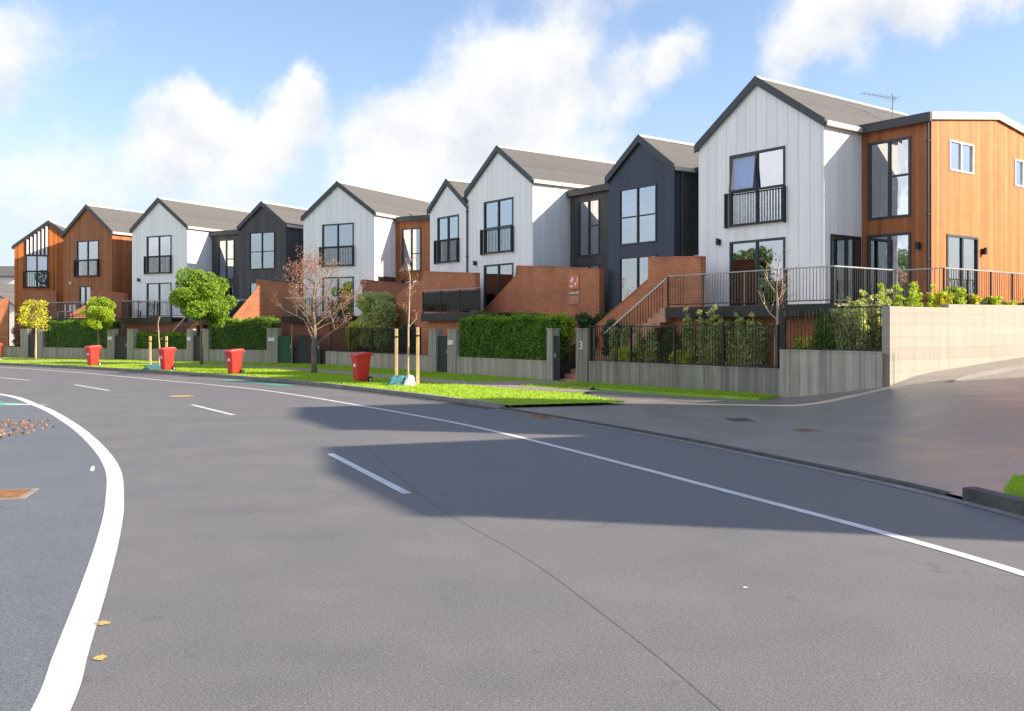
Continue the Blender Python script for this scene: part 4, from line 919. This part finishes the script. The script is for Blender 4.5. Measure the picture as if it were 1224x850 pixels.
def hedge(fr, t0, t1, o0, o1, z0, z1, label, seed, n=9000, top='leaf_lime', side='leaf_hedge', size=.10):
    h = fr.root('clipped_hedge', t1, o1, 0, label, 'hedge'); w = t1-t0; d = o1-o0
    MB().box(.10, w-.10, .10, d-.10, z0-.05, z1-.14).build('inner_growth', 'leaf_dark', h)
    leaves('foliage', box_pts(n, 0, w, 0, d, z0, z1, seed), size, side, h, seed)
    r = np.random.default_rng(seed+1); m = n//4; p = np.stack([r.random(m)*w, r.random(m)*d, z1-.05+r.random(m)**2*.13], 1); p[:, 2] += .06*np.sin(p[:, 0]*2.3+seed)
    leaves('sunlit_top', p, size*.9, top, h, seed+2, .8); return h  # lighter leaves along the top paint the sun on the hedge
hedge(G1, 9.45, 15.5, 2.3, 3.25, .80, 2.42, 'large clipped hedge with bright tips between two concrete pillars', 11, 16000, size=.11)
hedge(G2, 4.8, 9.25, 2.3, 3.28, .80, 2.5, 'square clipped hedge right of the round tree trunk', 12, 10000)
hedge(G2, 11.0, 15.5, 2.4, 3.25, .78, 1.62, 'low trimmed hedge behind the staked sapling on the left', 13, 7000)
hedge(G2, 17.9, 24.0, 2.3, 3.28, .78, 2.45, 'long dark hedge in front of the rust brown house', 14, 10000)
def crown_pts(n, blobs, seed, shell=.5):
    r = np.random.default_rng(seed); B = np.array(blobs); wts = B[:, 3]**2.2; k = r.choice(len(B), n, p=wts/wts.sum())
    d = r.normal(size=(n, 3)); d /= np.linalg.norm(d, axis=1)[:, None]; rad = (shell+(1-shell)*r.random(n))**.6*B[k, 3]
    return B[k, :3] + d*rad[:, None]*np.array([1, 1, .85])
def limb_tree(rootobj, h, r0, spread, seed, mat, levels=3, n0=6, trunk_h=.35, droop=0.0, part='trunk', len0=.5, nb=3):
    """recursive branching; returns tip positions"""
    r = random.Random(seed); mb = MB(); tips = []
    top = h*.92; ks = 7; tr = [(r.uniform(-.02, .02)*k*h/6, r.uniform(-.02, .02)*k*h/6, top*k/ks) for k in range(ks+1)]
    mb.tube(tr, [r0*(1-.85*k/ks)+.004 for k in range(ks+1)], 8)
    def grow(p, d, L_, rad, lv):
        P = [p]; q = Vector(p); dd = Vector(d)
        for k in range(3): dd = (dd + Vector((r.uniform(-.22,.22), r.uniform(-.22,.22), r.uniform(-.08,.25)-droop))).normalized(); q = q + dd*L_/3; P.append(q.copy())
        mb.tube(P, [rad, rad*.75, rad*.55, rad*.35], 5 if lv > 1 else 4, cap=False)
        if lv <= 0: tips.append((P[-1], dd)); return
        for k in range(nb):
            b = P[1+(k % 3)]; a = r.uniform(0, 6.28); side = Vector((math.cos(a), math.sin(a), r.uniform(-.1,.7))); grow(b, (dd*.7+side*.75).normalized(), L_*r.uniform(.5,.72), rad*.5, lv-1)
        tips.append((P[-1], dd))
    for k in range(n0):
        f = trunk_h + (.95-trunk_h)*k/max(1, n0-1); z = top*f; i = min(ks-1, int(f*ks)); b = Vector(tr[i]).lerp(Vector(tr[i+1]), f*ks-i); a = k*2.4+r.uniform(-.4,.4)
        grow(b, Vector((math.cos(a), math.sin(a), .45+.5*f)).normalized(), spread*len0*(1.25-f*.75)*1.6, r0*.42*(1.2-f*.7), levels)
    mb.build(part, mat, rootobj, smooth=True); return tips
# bare red-budded street tree
t = root('bare_tree', -8.4, 39.6, .1, 'leafless street tree with reddish buds in front of the white house', 'tree')
tips = limb_tree(t, 4.35, .13, 2.1, 21, 'bark_brown', 4, 10, .27, nb=3)
P = np.array([tuple(a+d*random.uniform(-.12, .18)+Vector((random.uniform(-.07,.07), random.uniform(-.07,.07), random.uniform(-.07,.07)))) for a, d in tips for _ in range(3)])
leaves('buds', P, .06, 'leaf_red', t, 5)
print('tips', len(tips))
# round green tree
def leafy(x, y, z, h, rad, n, mat, label, seed, bark='bark_brown', trunk=.09, zc=.62, size=.13, nbl=44, name='street_tree', mat2=None, sq=1.0, sh=.5):
    t = root(name, x, y, z, label, 'tree'); limb_tree(t, h*.93, trunk, rad*.55, seed, bark, 2, 6, .45)
    r = random.Random(seed); bl = [(0, 0, h*zc, rad*.62)]
    for k in range(nbl):
        a = r.uniform(0, 6.28); el = r.uniform(-1, 1.3); rr = rad*r.uniform(.45, .85); bl.append((math.cos(a)*math.cos(el)*rr, math.sin(a)*math.cos(el)*rr, h*zc+math.sin(el)*rr*sq, rad*r.uniform(.14, .32)))
    p = crown_pts(n, bl, seed, sh); leaves('crown', p, size, mat, t, seed)
    if mat2: leaves('inner_leaves', crown_pts(n//3, [(b[0]*.7, b[1]*.7, b[2], b[3]) for b in bl], seed+1, 0), size, mat2, t, seed+1)  # darker leaf colour paints the shade inside the crown
    return t
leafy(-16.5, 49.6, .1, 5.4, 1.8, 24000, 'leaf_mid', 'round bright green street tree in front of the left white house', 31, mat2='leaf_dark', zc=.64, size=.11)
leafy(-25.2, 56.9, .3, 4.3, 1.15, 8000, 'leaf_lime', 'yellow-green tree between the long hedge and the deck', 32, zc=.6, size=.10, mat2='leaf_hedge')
leafy(-28.8, 56.4, .1, 4.2, 1.15, 1500, 'leaf_yellow', 'small thin yellow tree on the verge near the far left end', 33, 'bark_pale', .07, .64, .13, sh=.2)
# saplings with stakes
def sapling(x, y, h, label, seed, mat='bark_pale', z=.1, r0=.028, sp=.42, n0=6, th=.5, lv=1, buds=0):
    t = root('young_tree', x, y, z, label, 'sapling'); tips = limb_tree(t, h, r0, sp, seed, mat, lv, n0, th)
    if buds:
        P = np.array([tuple(a+Vector((random.uniform(-.1,.1), random.uniform(-.1,.1), random.uniform(-.1,.1)))) for a, d in tips for _ in range(buds)]); leaves('buds', P, .05, 'leaf_red', t, seed)
    return t
def stake(x, y, h, label, grp=None, lean=0):
    s = root('timber_stake', x, y, .05, label, 'stake', grp); MB().prism([(-.05, 0), (.05, 0), (.05+lean, h), (-.05+lean, h)], -.035, .035).build('shaft', 'stake_timber', s, .008); MB().beam((-.055+lean*.85, 0, h*.86), (.055+lean*.85, 0, h*.86), .09, .05).build('strap', 'bin_rubber', s)
sapling(-3.55, 31.9, 4.7, 'thin leafless sapling between two tall timber stakes near the road', 41, buds=9, sp=.6, th=.45, r0=.04)
stake(-3.93, 31.7, 1.95, 'left timber stake of the sapling near the road'); stake(-3.17, 31.35, 2.0, 'right timber stake of the sapling near the road')
sapling(-16.6, 43.9, 2.7, 'short bare sapling between two small stakes beside the middle bin', 42, 'bark_pale', .1, .05, .25, 4, .55)
stake(-16.95, 43.7, 1.6, 'left small stake of the short sapling'); stake(-16.15, 43.6, 1.6, 'right small stake of the short sapling')
def mat_bag(x, y, w, d, h, mat, label, seed, cat='mulch bag'):
    r = np.random.default_rng(seed); n = 9; v = []; mb = MB()
    for j in range(n):
        for i in range(n):
            u, q = i/(n-1)*2-1, j/(n-1)*2-1; z = h*(1-abs(u)**4)*(1-abs(q)**4)*(.75+.5*r.random()); mb.v.append((u*w/2, q*d/2, z))
    for j in range(n-1):
        for i in range(n-1): mb.f.append((j*n+i, j*n+i+1, (j+1)*n+i+1, (j+1)*n+i))
    e = root('mulch_bag', x, y, .10, label, cat); mb.build('sack', mat, e, smooth=True)
mat_bag(-3.8, 31.3, .8, .6, .30, 'blue_mat', 'dark blue-green sack lying at the sapling near the road', 1)
mat_bag(-3.42, 31.15, .4, .4, .32, 'white_trim', 'small white sack beside the dark blue-green one', 2)
mat_bag(-16.5, 43.3, 1.3, .5, .22, 'blue_mat', 'flat blue-green mat at the short sapling on the left', 3, 'mulch mat')
# bare young tree inside the right garden
sx, sy = G1.P(-.5, 3.0); t = root('bare_garden_tree', sx, sy, .8, 'pale trunked leafless young tree in front of the glass doors', 'tree')
tips = limb_tree(t, 3.4, .065, 1.3, 51, 'bark_pale', 2, 8, .38, nb=2)
# shrubs
def shrub(fr, t, o, z, w, d, h, n_, mat, label, seed, upright=False, size=.09, name='garden_shrub'):
    n = int(n_*2.3); size *= 1.3; h *= 1.12
    e = fr.root(name, t, o, z, label, 'shrub'); r = random.Random(seed); mb = MB(); bl = []
    for k in range(9 if not upright else 26):
        x, y = r.uniform(-.42, .42)*w, r.uniform(-.42, .42)*d; hh = h*r.uniform(.65, 1.0); mb.tube([(x*.3, y*.3, -.05), (x*.8, y*.8, hh*.5), (x*1.1, y*1.1, hh*.95)], [.02, .012, .005], 5)
        if upright:
            for q in range(7): bl.append((x*(.75+.35*q/6)*1.15, y*(.6+.5*q/6), hh*(.10+.86*q/6), .17*(1.3-q/8)))
        else: bl += [(x*.9, y*.9, hh*.75, min(w, h)*.24), (x*.6, y*.6, hh*.45, min(w, h)*.28), (x*.9, y*.9, hh*.2, min(w, h)*.2)]
    mb.build('stems', 'bark_brown', e); leaves('foliage', crown_pts(n, bl, seed, 0.1), size, mat, e, seed, .2, .4 if upright else .55)
    return e
shrub(G1, 6.3, 2.6, .8, 1.1, .9, 1.25, 2600, 'leaf_grey', 'upright grey-green shrub at the left end of the black bar fence', 61, True)
shrub(G1, 5.0, 2.6, .8, 1.0, .9, 1.3, 2400, 'leaf_grey', 'upright shrub second from the left behind the black bar fence', 62, True)
shrub(G1, 3.7, 2.5, .8, .95, .9, 1.15, 2000, 'leaf_dark', 'dark twiggy shrub in the middle behind the black bar fence', 63, True)
shrub(G1, 2.3, 2.7, .8, 1.5, 1.0, 1.75, 4200, 'leaf_grey', 'tall feathery shrub with yellow tips rising over the black bar fence', 64, True)
shrub(G1, .9, 2.7, .8, 1.6, 1.0, 1.6, 4200, 'leaf_grey', 'tall brownish green shrub next to the corner post', 65, True)
shrub(G1, 5.7, 2.9, .8, .8, .5, .6, 900, 'leaf_yellow', 'low yellow-green plant between the fence bars on the left', 66)
shrub(G1, 3.0, 3.0, .8, 1.2, .5, .5, 1100, 'leaf_yellow', 'low yellow-green plant under the middle shrubs', 67)
shrub(G1, -1.9, 2.5, 1.3, .9, .9, 1.2, 2600, 'leaf_hedge', 'dark green upright shrub behind the corner fence', 68, True)
shrub(G1, -2.9, 2.4, 1.3, 1.3, 1.2, 1.6, 4200, 'leaf_grey', 'bright feathery shrub filling the corner fence', 69, True)
shrub(G1, -3.4, 1.2, 1.4, 1.3, 1.3, 1.7, 3600, 'leaf_lime', 'bright green shrub spilling over the sunlit retaining wall', 70, True)
shrub(G1, -1.4, 3.0, 1.3, .5, .4, .45, 500, 'leaf_yellow', 'small yellow plant by the black corner post', 80)
for k, (u, hh) in enumerate(((3.4, .85), (4.2, 1.0), (5.0, .7), (6.2, .62), (7.3, .55), (8.4, .6), (9.8, .55))):
    x, y = 9.5+.8*u-.5*.6, 23.5+.6*u+.5*.8+.05; fr_ = Frame(x, y, -.6, .8)
    shrub(fr_, 0, 0, 2.42, .6, .6, hh*.85, 420, 'leaf_lime' if k % 2 else 'leaf_yellow', ['bright bushy plant where the pale wall steps up', 'tallest round plant at the railing corner', 'plant just right of the railing corner', 'plant below the sunlit glass door', 'plant right of the sunlit glass door', 'plant near the right picture edge', 'rightmost plant above the pale wall'][k], 90+k)
shrub(G1, 9.0, 1.2, .8, 1.6, 1.4, 2.0, 4200, 'leaf_dark', 'dark rounded bush right of the clipped hedge', 71, size=.12)
shrub(G1, 7.6, 1.6, .9, 1.2, 1.2, 1.5, 1500, 'leaf_dark', 'dark bush beside the brick stair wall', 72, size=.12)
shrub(G1, 9.75, 2.6, 1.6, 1.0, .9, .95, 1800, 'leaf_lime', 'sunlit leafy tuft at the right end of the clipped hedge', 73, size=.12)
shrub(G1, 24.2, 2.4, .8, 2.6, 1.6, 3.2, 9000, 'leaf_grey', 'big yellow-green bush left of the sloping brick wall', 74, size=.13)
shrub(G1, 21.0, 2.5, .8, 2.0, 1.2, 1.5, 3500, 'leaf_dark', 'dark bush behind the mesh fence', 75, size=.11)
shrub(G1, 26.5, 2.4, .8, 1.8, 1.2, 1.6, 3500, 'leaf_yellow', 'autumn coloured bush behind the bare tree trunk', 76, size=.11)
shrub(G2, 11.6, 2.0, .8, 1.8, 1.2, 1.8, 2600, 'leaf_red', 'reddish bush beside the stairs right of the deck', 77, size=.12)
shrub(G2, 27.5, 2.2, .8, 1.6, 1.2, 1.5, 2200, 'leaf_red', 'reddish green bush at the far left garden wall', 78, size=.12)
hedge(W0, 52, 64, -84, -82, 0, 3.6, 'bright hedge in front of the distant pale house', 79, 3000, size=.35)
e = root('pot_plant', *G1.P(16.6, 2.2), 2.7, 'dark pot plant on the glass railed deck', 'potted plant'); MB().tube([(0,0,0),(0,0,.4)], [.16,.22], 12).build('pot', 'dark_trim', e); leaves('foliage', crown_pts(500, [(0,0,.6,.28)], 9, .1), .1, 'leaf_dark', e)

# ---------------------------------------------------------------- wheelie bins
def make_bin(x, y, rz, label, grp, z=.10):
    b = root('wheelie_bin', x, y, z, label, 'wheelie bin', grp, rz); b.scale = (.86, .86, 1)
    # body: tapered, wider at the top; front = -y, hinge/handle/wheels at +y
    mb = MB(); rings = [(0.06, .22, .20, .27), (.10, .23, .215, .285), (.80, .275, .29, .33), (.86, .28, .30, .34), (.865, .30, .325, .35), (.93, .30, .325, .35)]
    for z_, hx, yf, yb in rings:
        c = .04; mb.v += [(-hx+c,-yf,z_),(hx-c,-yf,z_),(hx,-yf+c,z_),(hx,yb-c,z_),(hx-c,yb,z_),(-hx+c,yb,z_),(-hx,yb-c,z_),(-hx,-yf+c,z_)]
    for k in range(len(rings)-1):
        for j in range(8): l = (j+1) % 8; mb.f.append((k*8+j, k*8+l, (k+1)*8+l, (k+1)*8+j))
    mb.f.append(tuple(range(7, -1, -1))); mb.f.append(tuple((len(rings)-1)*8+j for j in range(8))); mb.build('body', 'bin_red', b, .008)
    # lid: domed, sloping to the front with a lip
    lm = MB(); lm.prism([(-.37, .925), (-.37, .965), (-.30, 1.0), (.15, 1.06), (.34, 1.055), (.40, 1.0), (.40, .935)], -.325, .325, lambda a, d, z_: (d, a, z_)); lm.build('lid', 'bin_red', b, .015)
    hd = MB().tube([(-.24, .40, .97), (-.24, .47, .96), (.24, .47, .96), (.24, .40, .97)], .018, 8); hd.build('handle', 'bin_red', b)
    for s in (-1, 1):
        w = MB().tube([(s*.25, .30, .10), (s*.31, .30, .10)], .10, 16).build('wheel', 'bin_rubber', b); MB().tube([(s*.305, .30, .10), (s*.318, .30, .10)], .045, 10).build('hub', 'white_trim', w)
    MB().tube([(-.25, .30, .10), (.25, .30, .10)], .014, 6).build('axle', 'grey_metal', b)
    MB().box(-.10, .10, -.275, -.262, .55, .70).build('sticker', 'white_trim', b)
    return b
bin0 = make_bin(-5.4, 33.25, -.95, 'red wheelie bin between the bare tree and the staked sapling', 'red wheelie bins along the verge')
for x, y, rz, lab in ((-11.6, 38.9, -.75, 'red wheelie bin in front of the square clipped hedge'), (-15.75, 42.5, -.75, 'red wheelie bin right of the short staked sapling'), (-21.4, 47.6, -.7, 'red wheelie bin in front of the long dark hedge'), (-30.3, 54.6, -.7, 'red wheelie bin cut off by the left picture edge')):
    c = bin0.copy(); C.objects.link(c); c.location = (x, y, .10); c.rotation_euler = (0, 0, rz); c['label'] = lab
    for ch in list(bin0.children):
        k = ch.copy(); C.objects.link(k); k.parent = c
        for gch in ch.children: g2 = gch.copy(); C.objects.link(g2); g2.parent = k
# parked car roof glimpsed at far left
# trees on the far side of the road, left of the picture (seen mirrored in the windows)
for k, (x, y, h_, rd) in enumerate(((-24.5, 22.5, 7.5, 2.6), (-27, 28, 9, 3.2), (-30, 25, 8, 3.0), (-21, 17, 6.5, 2.4), (-18.5, 11.5, 7, 2.6), (-33, 33, 9, 3.2))):
    leafy(x, y, 0, h_, rd, 9000, ['leaf_hedge', 'leaf_red', 'leaf_dark', 'leaf_dark', 'leaf_hedge', 'leaf_dark'][k], ['tree on the left side of the road nearest the drain grate', 'tall autumn tree across the road', 'tree standing behind the autumn tree', 'lime green tree across the road', 'tree across the road closest to the viewpoint', 'furthest tree across the road'][k], 200+k, trunk=.18, size=.28)
r = np.random.default_rng(77); n_ = 16000; qx = -240+r.random(n_)*135; qy = 150+qx*.18+r.random(n_)*14; qh = (5.5+2.2*np.sin(qx*.21)+1.5*np.sin(qx*.53+1))*r.random(n_)**.7
tag(leaves('distant_trees', np.stack([qx, qy, qh], 1), 1.1, 'leaf_dark', None, 78), 'dark line of trees on the horizon beyond the bend in the road', 'trees', kind='stuff')
# stray verge end: wheel stop stones etc. are left out
for o_ in list(C.objects):      # single-purpose tidy: nothing left without a look
    if o_.type == 'MESH' and not o_.data.polygons: bpy.data.objects.remove(o_)

GROUPS = {'gate pillar': 'concrete gate pillars along the garden walls', 'gate': 'slatted gates in the garden walls', 'garden wall': 'low concrete garden walls', 'brick wall': 'brick walls of the terraces and stairs',
          'shrub': 'shrubs in the front gardens', 'hedge': 'clipped hedges', 'deck': 'raised decks in front of the houses', 'stake': 'timber stakes of the saplings', 'chair': 'white chairs on the decks', 'house wing': 'wings between the gabled houses', 'stairs': 'stairs up to the decks'}
for o_ in C.objects:
    if o_.parent is None and o_.get('category') in GROUPS and not o_.get('group'): o_['group'] = GROUPS[o_['category']]
    if o_.parent is None and o_.name.startswith('gabled_house'): o_['group'] = 'gabled row houses'
